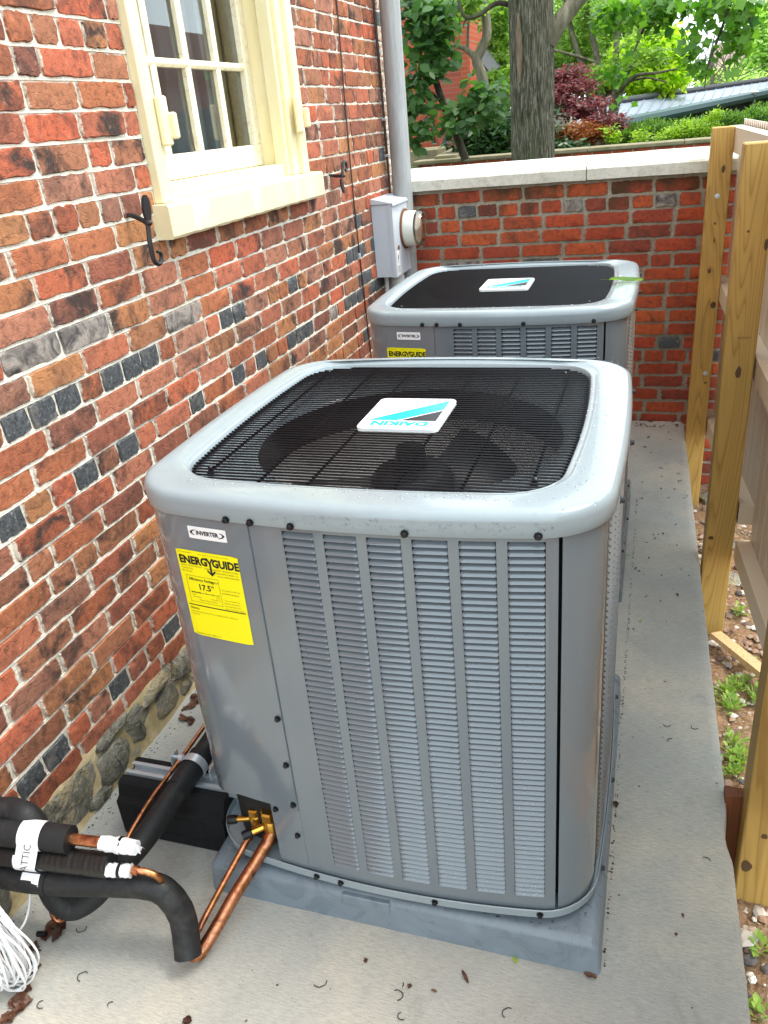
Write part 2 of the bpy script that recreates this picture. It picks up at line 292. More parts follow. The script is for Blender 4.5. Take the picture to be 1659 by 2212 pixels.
def leafm(name, c1, c2, trans=0.45, rough=0.45):
    m_ = bpy.data.materials.new(name); m_.use_nodes = True; t = m_.node_tree; b = t.nodes['Principled BSDF']
    a = t.nodes.new('ShaderNodeAttribute'); a.attribute_name = 'rnd'; r = t.nodes.new('ShaderNodeValToRGB')
    r.color_ramp.elements[0].color = (*c1, 1); r.color_ramp.elements[1].color = (*c2, 1)
    t.links.new(a.outputs['Fac'], r.inputs[0]); t.links.new(r.outputs[0], b.inputs['Base Color']); b.inputs['Roughness'].default_value = rough; b.inputs['Specular IOR Level'].default_value = 0.35
    tl = t.nodes.new('ShaderNodeBsdfTranslucent'); mc = t.nodes.new('ShaderNodeMixRGB'); mc.blend_type = 'MULTIPLY'; mc.inputs[0].default_value = 1; mc.inputs[2].default_value = (1.5, 1.6, 0.7, 1) if c2[1] > c2[0] else (1.7, 1.0, 0.8, 1)
    t.links.new(r.outputs[0], mc.inputs[1]); t.links.new(mc.outputs[0], tl.inputs[0])
    mx = t.nodes.new('ShaderNodeMixShader'); mx.inputs[0].default_value = trans; o = t.nodes['Material Output']
    t.links.new(b.outputs[0], mx.inputs[1]); t.links.new(tl.outputs[0], mx.inputs[2]); t.links.new(mx.outputs[0], o.inputs[0]); return m_
M['lf_magnolia'] = leafm('magnolia_leaf', (0.028, 0.085, 0.018), (0.095, 0.20, 0.055))
M['lf_rhodo'] = leafm('rhododendron_leaf', (0.012, 0.04, 0.012), (0.05, 0.12, 0.03), 0.2, 0.3)
M['lf_mid'] = leafm('broadleaf', (0.09, 0.19, 0.03), (0.27, 0.42, 0.07), 0.55)
M['lf_yellow'] = leafm('yellow_green_leaf', (0.30, 0.44, 0.03), (0.62, 0.76, 0.07), 0.6)
M['lf_pale'] = leafm('pale_leaf', (0.34, 0.48, 0.14), (0.6, 0.74, 0.3), 0.55)
M['lf_tulip'] = leafm('tulip_tree_leaf', (0.03, 0.12, 0.014), (0.17, 0.34, 0.04), 0.5, 0.35)
M['lf_red'] = leafm('red_maple_leaf', (0.07, 0.024, 0.034), (0.27, 0.075, 0.07), 0.4)
M['lf_orange'] = leafm('orange_shrub_leaf', (0.14, 0.035, 0.01), (0.34, 0.14, 0.02), 0.35)
M['lf_yew'] = leafm('yew_needles', (0.03, 0.09, 0.02), (0.22, 0.38, 0.07), 0.35)
M['lf_bright'] = leafm('bright_shrub_leaf', (0.14, 0.27, 0.015), (0.38, 0.52, 0.04), 0.4)
M['lf_weed'] = leafm('weed_leaf', (0.12, 0.24, 0.03), (0.34, 0.46, 0.10), 0.4)
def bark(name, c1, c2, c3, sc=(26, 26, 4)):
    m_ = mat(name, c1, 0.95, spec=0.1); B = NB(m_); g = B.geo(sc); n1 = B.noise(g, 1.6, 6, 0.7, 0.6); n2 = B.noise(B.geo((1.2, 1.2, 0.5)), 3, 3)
    c = B.ramp(n1, [(0.36, c1), (0.5, c2), (0.62, c3)]); B.col(B.mix(B.ramp(n2, [(0.45, (0, 0, 0)), (0.7, (0.6, 0.6, 0.6))]), c, (0.11, 0.13, 0.06))); B.bump(n1, 1.0, 0.04); return m_  # broad green noise stands in for the trunk's lit and dark sides
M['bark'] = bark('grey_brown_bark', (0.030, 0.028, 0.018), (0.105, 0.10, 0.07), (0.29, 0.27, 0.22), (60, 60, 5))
M['bark_pale'] = bark('smooth_pale_bark', (0.11, 0.10, 0.07), (0.19, 0.17, 0.12), (0.28, 0.25, 0.18), (6, 6, 1.5))
M['bark_stem'] = bark('stem_bark', (0.06, 0.052, 0.036), (0.11, 0.095, 0.065), (0.19, 0.165, 0.12), (10, 10, 3))
M['bark_dark'] = bark('dark_branch_bark', (0.03, 0.025, 0.02), (0.06, 0.05, 0.04), (0.10, 0.085, 0.065), (10, 10, 3))
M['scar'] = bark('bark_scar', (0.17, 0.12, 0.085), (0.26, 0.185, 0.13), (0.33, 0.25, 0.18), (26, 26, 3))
def texbrick(name, c1, c2, cm, scale=1.0, axis='XZ'):
    m_ = mat(name, c1, 0.9, spec=0.1); B = NB(m_); g = B.geo(); sp = B.n('SeparateXYZ'); B.l(g, sp.inputs[0]); cx = B.n('CombineXYZ')
    B.l(sp.outputs[axis[0]], cx.inputs[0]); B.l(sp.outputs[axis[1]], cx.inputs[1])
    t = B.n('TexBrick'); t.inputs['Scale'].default_value = 1.0; t.inputs['Brick Width'].default_value = 0.2*scale; t.inputs['Row Height'].default_value = 0.068*scale; t.inputs['Mortar Size'].default_value = 0.007*scale
    t.inputs['Color1'].default_value = (*c1, 1); t.inputs['Color2'].default_value = (*c2, 1); t.inputs['Mortar'].default_value = (*cm, 1); B.l(cx.outputs[0], t.inputs['Vector']); B.col(t.outputs[0]); return m_
M['far_brick'] = texbrick('far_red_brick', (0.38, 0.075, 0.035), (0.44, 0.10, 0.05), (0.36, 0.15, 0.10))
M['far_brick_side'] = texbrick('far_red_brick_side', (0.30, 0.07, 0.045), (0.36, 0.09, 0.06), (0.28, 0.13, 0.1), 1, 'YZ')  # darker copy of the far brick; shade of the pilaster side put into colour
M['high_brick'] = texbrick('upper_house_brick', (0.32, 0.10, 0.05), (0.22, 0.08, 0.05), (0.65, 0.6, 0.5), 0.94, 'YZ')
M['slate'] = mat('slate_roof', (0.085, 0.09, 0.09), 0.9, spec=0.1); M['darkpaint'] = mat('black_siding', (0.018, 0.02, 0.028), 0.6)
M['seam'] = mat('roof_seam', (0.22, 0.25, 0.31), 0.5)
M['zincroof'] = mat('standing_seam_roof', (0.25, 0.28, 0.34), 0.5, metal=0.1); M['greentrim'] = mat('dark_green_gutter', (0.02, 0.06, 0.06), 0.45)
M['shingle'] = mortar('brown_shingle', (0.26, 0.19, 0.15), (0.34, 0.26, 0.21), (0.2, 0.14, 0.11), 3)
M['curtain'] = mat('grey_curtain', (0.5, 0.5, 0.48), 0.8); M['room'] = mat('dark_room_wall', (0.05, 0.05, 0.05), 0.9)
M['water'] = glass_mat('water_drop', (0.93, 0.95, 0.97), 1.5, 0.02)
M['deadleaf'] = leafm('dead_leaf', (0.035, 0.014, 0.010), (0.15, 0.065, 0.035), 0.1, 0.5); M['twig'] = mat('dark_twig', (0.035, 0.028, 0.022), 0.8)
M['gravel'] = mat('gravel', (0.3, 0.3, 0.28), 0.8)
def gravelm():
    B = NB(M['gravel']); a = B.n('Attribute', attribute_name='rnd'); B.col(B.ramp(a.outputs['Fac'], [(0, (0.05, 0.05, 0.055)), (0.3, (0.24, 0.13, 0.08)), (0.55, (0.30, 0.20, 0.13)), (0.75, (0.36, 0.31, 0.26)), (0.93, (0.55, 0.5, 0.44)), (1, (0.2, 0.12, 0.08))]))
gravelm()

# ------------------------------------------------------------------ mesh helpers
class MB:
    def __init__(s): s.v = []; s.f = []; s.m = []; s.r = []; s.cur = 0; s.rv = 0.0
    def _f(s, f): s.f.append(tuple(f)); s.m.append(s.cur); s.r.append(s.rv)
    def box(s, x0, x1, y0, y1, z0, z1, M4=None):
        b = len(s.v)
        for x in (x0, x1):
            for y in (y0, y1):
                for z in (z0, z1):
                    p = Vector((x, y, z)); s.v.append(tuple(M4 @ p if M4 else p))
        for f in ((0, 1, 3, 2), (4, 6, 7, 5), (0, 4, 5, 1), (2, 3, 7, 6), (0, 2, 6, 4), (1, 5, 7, 3)): s._f([b+i for i in f])
        return s
    def cbox(s, x0, x1, y0, y1, z0, z1, c=0.004, M4=None):      # chamfered box
        b = len(s.v); P = []
        for zi, (z, e) in enumerate(((z0, c), (z0+c, 0), (z1-c, 0), (z1, c))):
            for (x, y, sx, sy) in ((x0, y0, 1, 1), (x1, y0, -1, 1), (x1, y1, -1, -1), (x0, y1, 1, -1)):
                P += [(x+sx*(e), y+sy*(e+c), z), (x+sx*(e+c), y+sy*(e), z)] if (sx*sy > 0) else [(x+sx*(e+c), y+sy*e, z), (x+sx*e, y+sy*(e+c), z)]
        for p in P:
            q = Vector(p); s.v.append(tuple(M4 @ q if M4 else q))
        for k in range(3):
            for i in range(8):
                j = (i+1) % 8; s._f([b+k*8+i, b+k*8+j, b+k*8+8+j, b+k*8+8+i])
        s._f([b+i for i in range(7, -1, -1)]); s._f([b+24+i for i in range(8)])
        return s
    def tube(s, pts, r, n=10, cap=True, closed=False):
        pts = [Vector(p) for p in pts]; N = len(pts); b = len(s.v)
        rs = r if isinstance(r, (list, tuple)) else [r]*N
        up = None
        for i, p in enumerate(pts):
            if closed: t = (pts[(i+1) % N]-pts[i-1]).normalized()
            else: t = (pts[min(i+1, N-1)]-pts[max(i-1, 0)]).normalized()
            if up is None:
                up = t.orthogonal().normalized()
            else:
                up = (up-t*up.dot(t))
                up = up.normalized() if up.length > 1e-6 else t.orthogonal().normalized()
            sd_ = t.cross(up)
            for k in range(n):
                a = 2*PI*k/n; s.v.append(tuple(p+(up*math.cos(a)+sd_*math.sin(a))*rs[i]))
        for i in range(N if closed else N-1):
            i2 = (i+1) % N
            for k in range(n):
                s._f([b+i*n+k, b+i*n+(k+1) % n, b+i2*n+(k+1) % n, b+i2*n+k])
        if cap and not closed:
            s._f([b+k for k in range(n-1, -1, -1)]); s._f([b+(N-1)*n+k for k in range(n)])
        return s
    def lathe(s, prof, n=24, M4=None, cap=True):                 # prof: (r,z) list
        b = len(s.v)
        for r, z in prof:
            for k in range(n):
                a = 2*PI*k/n; p = Vector((r*math.cos(a), r*math.sin(a), z)); s.v.append(tuple(M4 @ p if M4 else p))
        for i in range(len(prof)-1):
            for k in range(n): s._f([b+i*n+k, b+i*n+(k+1) % n, b+(i+1)*n+(k+1) % n, b+(i+1)*n+k])
        if cap:
            s._f([b+k for k in range(n-1, -1, -1)]); s._f([b+(len(prof)-1)*n+k for k in range(n)])
        return s
    def poly(s, pts):
        b = len(s.v); s.v += [tuple(p) for p in pts]; s._f(range(b, b+len(pts))); return s
    def prism(s, pts, d):                                         # polygon pts extruded by vector d
        b = len(s.v); n = len(pts); d = Vector(d)
        s.v += [tuple(Vector(p)) for p in pts]+[tuple(Vector(p)+d) for p in pts]
        s._f(range(b+n-1, b-1, -1)); s._f(range(b+n, b+2*n))
        for i in range(n): s._f([b+i, b+(i+1) % n, b+n+(i+1) % n, b+n+i])
        return s
    def rings(s, rings, closed=True, cap0=False, cap1=False):
        b = len(s.v); n = len(rings[0])
        for r in rings: s.v += [tuple(p) for p in r]
        for i in range(len(rings)-1):
            for k in range(n if closed else n-1):
                s._f([b+i*n+k, b+i*n+(k+1) % n, b+(i+1)*n+(k+1) % n, b+(i+1)*n+k])
        if cap0: s._f([b+k for k in range(n-1, -1, -1)])
        if cap1: s._f([b+(len(rings)-1)*n+k for k in range(n)])
        return s
    def mesh(s, name, mats, smooth=False, angle=40):
        me = bpy.data.meshes.new(name); me.from_pydata(s.v, [], s.f)
        for m_ in (mats if isinstance(mats, (list, tuple)) else [mats]): me.materials.append(m_)
        me.polygons.foreach_set('material_index', s.m)
        if any(s.r):
            a = me.attributes.new('rnd', 'FLOAT', 'FACE'); a.data.foreach_set('value', s.r)
        me.update()
        if smooth:
            me.polygons.foreach_set('use_smooth', [True]*len(me.polygons))
            try: me.set_sharp_from_angle(angle=math.radians(angle))
            except Exception: pass
        return me
    def build(s, name, mats, parent=None, smooth=False, kind=None, label=None, angle=40):
        me = s.mesh(name, mats, smooth, angle); return put(name, me, parent, kind, label)
def put(name, me, parent=None, kind=None, label=None, loc=None, rot=None, scale=None):
    o = bpy.data.objects.new(name, me); COL.objects.link(o)
    if parent is not None:
        o.parent = parent
        if loc is None: o.location = -(wloc(parent))
    if loc is not None: o.location = Vector(loc)-(wloc(parent) if parent is not None else Vector((0, 0, 0)))
    if rot is not None: o.rotation_euler = rot
    if scale is not None: o.scale = scale
    if kind: o['kind'] = kind
    if label: o['label'] = label
    return o
def wloc(o):
    v = Vector((0, 0, 0))
    while o is not None: v = v+o.location; o = o.parent
    return v
def thing(name, label, cat, loc=(0, 0, 0), group=None):
    o = bpy.data.objects.new(name, None); COL.objects.link(o); o.empty_display_size = 0.1
    o.location = loc; o['label'] = label; o['category'] = cat
    if group: o['group'] = group
    return o
def tag(o, label, cat, group=None):
    o['label'] = label; o['category'] = cat
    if group: o['group'] = group
    return o
def spline(pts, k=8):
    P = [Vector(p) for p in pts]; out = []
    for i in range(len(P)-1):
        p0 = P[max(i-1, 0)]; p1 = P[i]; p2 = P[i+1]; p3 = P[min(i+2, len(P)-1)]
        for j in range(k):
            t = j/k
            out.append(0.5*((2*p1)+(-p0+p2)*t+(2*p0-5*p1+4*p2-p3)*t*t+(-p0+3*p1-3*p2+p3)*t**3))
    out.append(P[-1]); return out

# ------------------------------------------------------------------ ground and slab
def ground():
    xs = [-120, -60, -30, -14, -8, -4, -2, -0.9, 0.6]+list(np.arange(0.66, 1.3, 0.035))+[1.5, 2, 3, 5, 8, 14, 30, 60, 120]
    ys = [-60, -20, -8, -3]+list(np.arange(-2.2, 2.72, 0.06))+[2.75, 2.95, 3.2, 4, 5, 6, 7, 8.05, 8.3, 9, 11, 14, 18, 24, 32, 45, 70, 110, 180, 300]
    rr = random.Random(3); v = []; f = []
    for y in ys:
        for x in xs:
            if y < 2.76:
                z = -0.27-0.035*max(0, y) + (rr.uniform(-0.012, 0.012) if 0.6 < x < 1.3 else 0)
                if x > 1.5: z += 0.02
            elif y < 8.1: z = 0.30
            else: z = 0.98+0.012*max(0, min(y, 70)-12)
            v.append((x, y, z))
    nx = len(xs); mi = []
    for j in range(len(ys)-1):
        for i in range(nx-1):
            f.append((j*nx+i, j*nx+i+1, (j+1)*nx+i+1, (j+1)*nx+i)); mi.append(0 if ys[j] < 2.7 else 1)
    me = bpy.data.meshes.new('ground'); me.from_pydata(v, [], f); me.materials.append(M['soil']); me.materials.append(M['lawn']); me.polygons.foreach_set('material_index', mi)
    put('ground', me, kind='structure')
ground()
def edge_x(y): return 0.711-0.0182*(y+0.46)
b = MB(); rr = random.Random(5)
secs = []
ys = list(np.arange(-3.0, 2.66, 0.045))+[2.66]
for y in ys:
    e = edge_x(y)+rr.uniform(-0.0006, 0.0006)
    if 0.03 < y < 0.13: e += -0.0
    if -0.12 < y < 0.03: e -= 0.011*math.sin((y+0.12)/0.15*PI)+rr.uniform(0, 0.003)
    secs.append([(-0.86, y, 0.0), (e-0.03, y, 0.0), (e-0.012, y, -0.003), (e-0.003, y, -0.010), (e, y, -0.024), (e+0.004, y, -0.12), (e+0.01, y, -0.34), (-0.86, y, -0.34)])
b.rings(secs, True, True, True); b.build('concrete_slab', M['concrete'], smooth=True, kind='structure', angle=30)
g = MB(); g.box(0.2, 1.6, 2.5, 2.66, -0.6, -0.345)

# ------------------------------------------------------------------ bricks
def brick_mesh(name, L, H, D, seed, mats, jit=0.0024, nl=8):
    rr = random.Random(seed); pts = []
    def seg(a, c, n):
        for i in range(n):
            t = i/n; pts.append((a[0]+(c[0]-a[0])*t+rr.uniform(-jit, jit), a[1]+(c[1]-a[1])*t+rr.uniform(-jit, jit)))
    r = 0.004
    seg((-L/2+r, -H/2), (L/2-r, -H/2), nl); seg((L/2, -H/2+r), (L/2, H/2-r), 3); seg((L/2-r, H/2), (-L/2+r, H/2), nl); seg((-L/2, H/2-r), (-L/2, -H/2+r), 3)
    b = MB(); n = len(pts)
    b.v += [(-D, p[0]*0.99, p[1]*0.99) for p in pts]+[(-0.0035, p[0], p[1]) for p in pts]+[(rr.uniform(-0.0006, 0.0008), p[0]*(1-0.004/L), p[1]*(1-0.004/H)) for p in pts]
    for k in (0, 1):
        for i in range(n): b._f([k*n+i, k*n+(i+1) % n, (k+1)*n+(i+1) % n, (k+1)*n+i])
    b.v.append((0.0012+rr.uniform(-0.001, 0.0012), 0, 0)); c = len(b.v)-1
    for i in range(n): b._f([2*n+i, 2*n+(i+1) % n, c])
    me = b.mesh(name, mats, True, 50); return me, b
def lay_wall(axis, rows, u0, u1, plane, parent, mats, pitch, Ls, Lh, holes, cap, seed, headers, darkp, greyp, depth=0.05, thick_j=0.0078, zoff=None, blackrow=()):
    """axis 'y': wall in the plane x=plane facing +x, u=y ; axis 'x': wall in plane y=plane facing -y, u=x"""
    rr = random.Random(seed); V = {}
    for kind, L in (('s', Ls), ('h', Lh)):
        for mi in range(3):
            V[kind+str(mi)] = [brick_mesh('brick', L-thick_j, pitch-thick_j, depth, seed*100+i+mi*17, [mats[mi]]) for i in range(7)]
    items = []
    for k, z in rows:
        head = k in headers
        u = u0+rr.uniform(-0.09, 0) if not head else u0
        if not head: u = u0-(Ls/2 if k % 2 else 0)+rr.uniform(-0.02, 0.02)-Ls
        while u < u1:
            L = (Lh if head and rr.random() < 0.9 else Ls)*rr.uniform(0.965, 1.035)
            if not head and rr.random() < 0.05: L = Lh*rr.uniform(0.9, 1.1)
            a, c = u, u+L; u = c
            if c > u1: c = u1
            if a < u0: a = u0
            for (h0, h1, z0, z1) in holes:
                if z+pitch/2 > z0 and z-pitch/2 < z1:
                    if a >= h0 and c <= h1: a = c
                    elif a < h0 < c: c = h0
                    elif a < h1 < c: a = h1
            if c-a < 0.03: continue
            kind = 's' if (c-a) > (Ls+Lh)/2 else 'h'
            q = rr.random(); mi = 0
            if kind == 'h' and (q < darkp*(6 if k in blackrow else 1)): mi = 1
            elif q > 1-greyp: mi = 2
            elif kind == 's' and q < darkp*0.16: mi = 1
            items.append((a, c, z+rr.uniform(-0.0015, 0.0015), kind, mi, rr.randrange(7), rr.uniform(-0.012, 0.012), rr.uniform(-0.0015, 0.003)))
    def score(it):
        u = (it[0]+it[1])/2; p = (plane, u, it[2]) if axis == 'y' else (u, plane, it[2]); X, Y, W = proj(p)
        if W < 0.1 or not (-60 < X < 1720 and -60 < Y < 2270): return 0
        d = Vector(p)-Vector(CAM); n = abs(d.x if axis == 'y' else d.y)/d.length
        return (it[1]-it[0])*n/(W*W)
    items.sort(key=score, reverse=True)
    rest = MB()
    for i, (a, c, z, kind, mi, vi, tilt, out) in enumerate(items):
        me, mb = V[kind+str(mi)][vi]; L = (Ls if kind == 's' else Lh)-thick_j; sc = (c-a-thick_j)/L; u = (a+c)/2
        if i < cap and score(items[i]) > 0:
            if axis == 'y': put('brick', me, parent, loc=(plane+out, u, z), rot=(tilt, 0, 0), scale=(1, sc, 1))
            else: put('brick', me, parent, loc=(u, plane-out, z), rot=(0, 0, -PI/2), scale=(1, sc, 1))
        else:
            b0 = len(rest.v); rv = rr.random()*0.98+0.01
            for (x, y, zz) in mb.v:
                y *= sc
                rest.v.append((plane+out+x, u+y, z+zz) if axis == 'y' else (u+y, plane-out-x, z+zz))
            for f in mb.f: rest.f.append(tuple(b0+q for q in f)); rest.m.append(mi); rest.r.append(rv)
    if rest.v: rest.build('brick_courses', mats, parent, smooth=True, kind='stuff', angle=50)
    return len(items)

# ------------------------------------------------------------------ the house
house = thing('brick_house', 'old red brick house side with black glazed headers, fieldstone footing and a cream sash window', 'house', (-0.82, 1, 0))
WX = -0.82
win = (0.512, 1.562, 1.285, 3.2)
b = MB()
b.box(-1.10, WX-0.0045, -3.0, win[0], 0.14, 5.6); b.box(-1.10, WX-0.0045, win[1], 2.74, 0.14, 5.6)
b.box(-1.10, WX-0.0045, win[0], win[1], 0.14, win[2]); b.box(-1.10, WX-0.0045, win[0], win[1], 2.6, 5.6)
b.box(-9, -1.10, 2.4, 2.74, 0.1, 5.6)
# ruled bead in the bed joints
b.cur = 0
PITCH = 0.0633
for k in range(-14, 24):
    zz = 1.660-PITCH*k
    for (a, c) in ((-1.5, 2.74),) if zz < win[2] or zz > 2.6 else ((-1.5, win[0]), (win[1], 2.74)):
        n = int((c-a)/0.05); pr = []
        for i in range(n+1):
            y = a+(c-a)*i/n; w_ = 0.0012*math.sin(y*7+k)+rr.uniform(-0.0005, 0.0005)
            pr.append([(WX-0.005, y, zz-0.0045+w_), (WX-0.0015, y, zz-0.0032+w_), (WX-0.0022, y, zz+w_), (WX-0.0015, y, zz+0.0032+w_), (WX-0.005, y, zz+0.0045+w_)])
        b.rings(pr, closed=False)
wall = b.build('wall', M['mortar'], house)
rows = [(k, 1.660-PITCH*(k+0.5)) for k in range(-14, 24)]
nb = lay_wall('y', rows, -1.5, 2.74, WX, wall, [M['brick'], M['glazed'], M['greybrick']], PITCH, 0.187, 0.088, [(win[0]-0.002, win[1]+0.002, win[2], win[3])], 300, 11,
              headers={-14, -8, -2, 4, 10, 13, 16, 22}, darkp=0.085, greyp=0.016, blackrow={10, 13, 14, 22})
b = MB(); b.box(-1.09, WX+0.001, -3.0, 2.74, 2.60, 5.6); b.box(-1.09, WX+0.001, -3.0, -1.5, 0.15, 2.6); b.build('upper_wall', M['high_brick'], house)
# footing of rubble stones
b = MB(); rr = random.Random(21); pr = []
for i in range(90):
    y = -1.6+4.3*i/89; o = rr.uniform(-0.004, 0.004)
    pr.append([(WX-0.006+o*0.3, y, 0.162+rr.uniform(-0.006, 0.006)), (WX+0.002+o, y, 0.150+rr.uniform(-0.008, 0.004)), (WX-0.001+o, y, 0.11), (WX+0.006+o, y, 0.07), (WX+0.004+o, y, 0.03), (WX+0.012+o, y, 0.0-0.01)])
b.rings(pr, closed=False); foot = b.build('footing', M['mortar_stone'], house, smooth=True, angle=60)
def rock(c, sx, sy, sz, seed, ang=0.0, n=9, m=5):
    rr = random.Random(seed); b = MB(); rings = []; base = [rr.uniform(0.78, 1.06)*(1+0.16*abs(math.sin(2*(2*PI*k/n)+0.3))) for k in range(n)]
    for j in range(m+1):
        t = j/m; e = math.cos(t*PI/2)**0.35; x = math.sin(t*PI/2)
        rings.append([(sx*x*rr.uniform(0.86, 1.05), sy*base[k]*e*math.cos(2*PI*k/n)*rr.uniform(0.93, 1.06), sz*base[k]*e*math.sin(2*PI*k/n)*rr.uniform(0.93, 1.06)) for k in range(n)])
    Rm = Matrix.Rotation(ang, 4, 'X'); rings = [[tuple(Vector(c)+(Rm @ Vector(p))) for p in r] for r in rings]
    b.rings(rings, True, False, True); return b
stones = [(-0.385, 0.080, 0.125, 0.082, 0.08), (-0.535, 0.045, 0.060, 0.038, 0.3), (-0.205, 0.065, 0.070, 0.066, 0.2), (-0.085, 0.082, 0.060, 0.070, -0.3), (0.045, 0.060, 0.070, 0.055, 0.1), (0.02, 0.132, 0.095, 0.024, 0.12),
          (-0.52, 0.125, 0.075, 0.026, 0.1), (-0.19, 0.142, 0.085, 0.020, 0.05), (0.17, 0.105, 0.07, 0.045, 0), (0.17, 0.030, 0.06, 0.035, 0), (0.31, 0.08, 0.08, 0.065, 0.1), (-0.70, 0.07, 0.11, 0.07, -0.1), (-0.90, 0.09, 0.09, 0.06, 0.2), (0.47, 0.07, 0.085, 0.065, 0),
          (-0.29, 0.02, 0.05, 0.022, 0), (-0.14, 0.015, 0.045, 0.018, 0), (0.65, 0.08, 0.09, 0.06, 0), (0.86, 0.07, 0.1, 0.06, 0.1)]
for i, (y, z, sy, sz, a) in enumerate(stones):
    rock((WX-0.006, y, z), 0.016+0.005*(i % 3), sy, sz, 40+i, a, 11, 5).build('stone', M['stone'], foot, smooth=True, angle=60)

# window
wn = MB()
cr = M['cream']
y0, y1 = win[0]+0.002, win[1]-0.002
wn.cbox(-0.86, -0.798, y0, y0+0.052, 1.367, 2.62, 0.003); wn.cbox(-0.86, -0.798, y1-0.052, y1, 1.367, 2.62, 0.003)
wn.cbox(-0.875, -0.815, y1-0.105, y1-0.0525, 1.367, 2.62, 0.003); wn.cbox(-0.88, -0.83, y1-0.125, y1-0.1055, 1.367, 2.62, 0.004)
wn.cbox(-0.875, -0.815, y0+0.0525, y0+0.075, 1.367, 2.62, 0.003)
wn.box(-1.0, -0.876, y0+0.002, y0+0.100, 1.367, 2.62); wn.box(-1.0, -0.881, y1-0.098, y1-0.003, 1.367, 2.62)
wn.cbox(-0.86, -0.798, y0+0.053, y1-0.053, 2.55, 2.62, 0.003)
window = wn.build('window', cr, house)
b = MB(); b.cbox(-0.96, -0.846, y0+0.1005, y1-0.0985, 1.366, 1.408, 0.004); b.build('sub_sill', cr, window)
b = MB(); rr = random.Random(9); pr = []
for i in range(40):
    y = 0.488+1.132*i/39; j = lambda: rr.uniform(-0.0012, 0.0012)
    pr.append([(-0.95, y, 1.280), (-0.776+j(), y, 1.277+j()), (-0.770+j(), y, 1.284+j()), (-0.770+j(), y, 1.358+j()), (-0.776+j(), y, 1.3655+j()), (-0.95, y, 1.3655+0.006)])
b.rings(pr, True, True, True); b.build('sill', cr, window, smooth=True, angle=30)
SX = -0.94
sash = MB()
pan_y = [(0.640, 0.812), (0.846, 1.012), (1.046, 1.212), (1.243, 1.413)]
rows_z = [(1.480, 1.715), (1.738, 1.972), (1.995, 2.23), (2.25, 2.48)]
sash.cbox(SX-0.035, SX+0.004, 0.615, 1.462, 1.410, 1.480, 0.002)
sash.cbox(SX-0.035, SX+0.003, 0.592, 0.640, 1.4105, 2.56, 0.002); sash.cbox(SX-0.035, SX+0.003, 1.413, 1.462, 1.4805, 2.56, 0.002); sash.box(SX-0.035, SX+0.003, 0.6405, 1.4125, 2.48, 2.56)
sash.build('sash', M['sash'], window)
for a, c in ((0.812, 0.846), (1.012, 1.046), (1.212, 1.243)):
    b = MB(); b.prism([(SX-0.03, a, 1.4803), (SX-0.004, a, 1.4803), (SX, a+0.011, 1.4803), (SX, c-0.011, 1.4803), (SX-0.004, c, 1.4803), (SX-0.03, c, 1.4803)], (0, 0, 1.0)); b.build('muntin', M['sash'], window)
for (z0, z1), (z2, z3) in zip(rows_z[:-1], rows_z[1:]):
    b = MB(); b.prism([(SX-0.03, 0.6403, z1), (SX-0.003, 0.6403, z1), (SX+0.002, 0.6403, z1+0.008), (SX+0.002, 0.6403, z2-0.008), (SX-0.003, 0.6403, z2), (SX-0.03, 0.6403, z2)], (0, 0.7724, 0)); b.build('muntin', M['sash'], window)
for (a, c) in pan_y:
    for (z0, z1) in rows_z[:3]:
        b = MB(); t = rr.uniform(-0.0006, 0.0006); b.poly([(SX-0.018+t, a-0.004, z0-0.004), (SX-0.018, c+0.004, z0-0.004), (SX-0.018-t, c+0.004, z1+0.004), (SX-0.018, a-0.004, z1+0.004)]); b.build('pane', M['glass'], window)
for yy, s_ in ((0.575, 1), (1.492, -1)):       # painted hinge pintles on the frame
    b = MB(); b.cbox(-0.797, -0.780, yy-0.02, yy+0.02, 1.505, 1.625, 0.004); b.cbox(-0.797, -0.765, yy-0.03*s_ if s_ < 0 else yy+0.012, yy-0.03*s_+0.022 if s_ < 0 else yy+0.034, 1.52, 1.585, 0.004); b.build('hinge', cr, window)
# room behind the glass
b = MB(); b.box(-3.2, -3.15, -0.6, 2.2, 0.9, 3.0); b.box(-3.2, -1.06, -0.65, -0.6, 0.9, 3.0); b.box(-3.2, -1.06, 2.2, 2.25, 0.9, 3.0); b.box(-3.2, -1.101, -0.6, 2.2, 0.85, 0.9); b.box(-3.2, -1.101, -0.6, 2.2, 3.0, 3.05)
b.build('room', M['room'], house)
b = MB(); pr = []
for i in range(60):
    y = 1.02+0.46*i/59; x = -1.06+0.012*math.sin(i*1.3)+0.006*math.sin(i*3.1)
    pr.append([(x, y, 1.36), (x, y, 2.6)])
b.rings(pr, closed=False); b.build('curtain', M['curtain'], window, smooth=True)

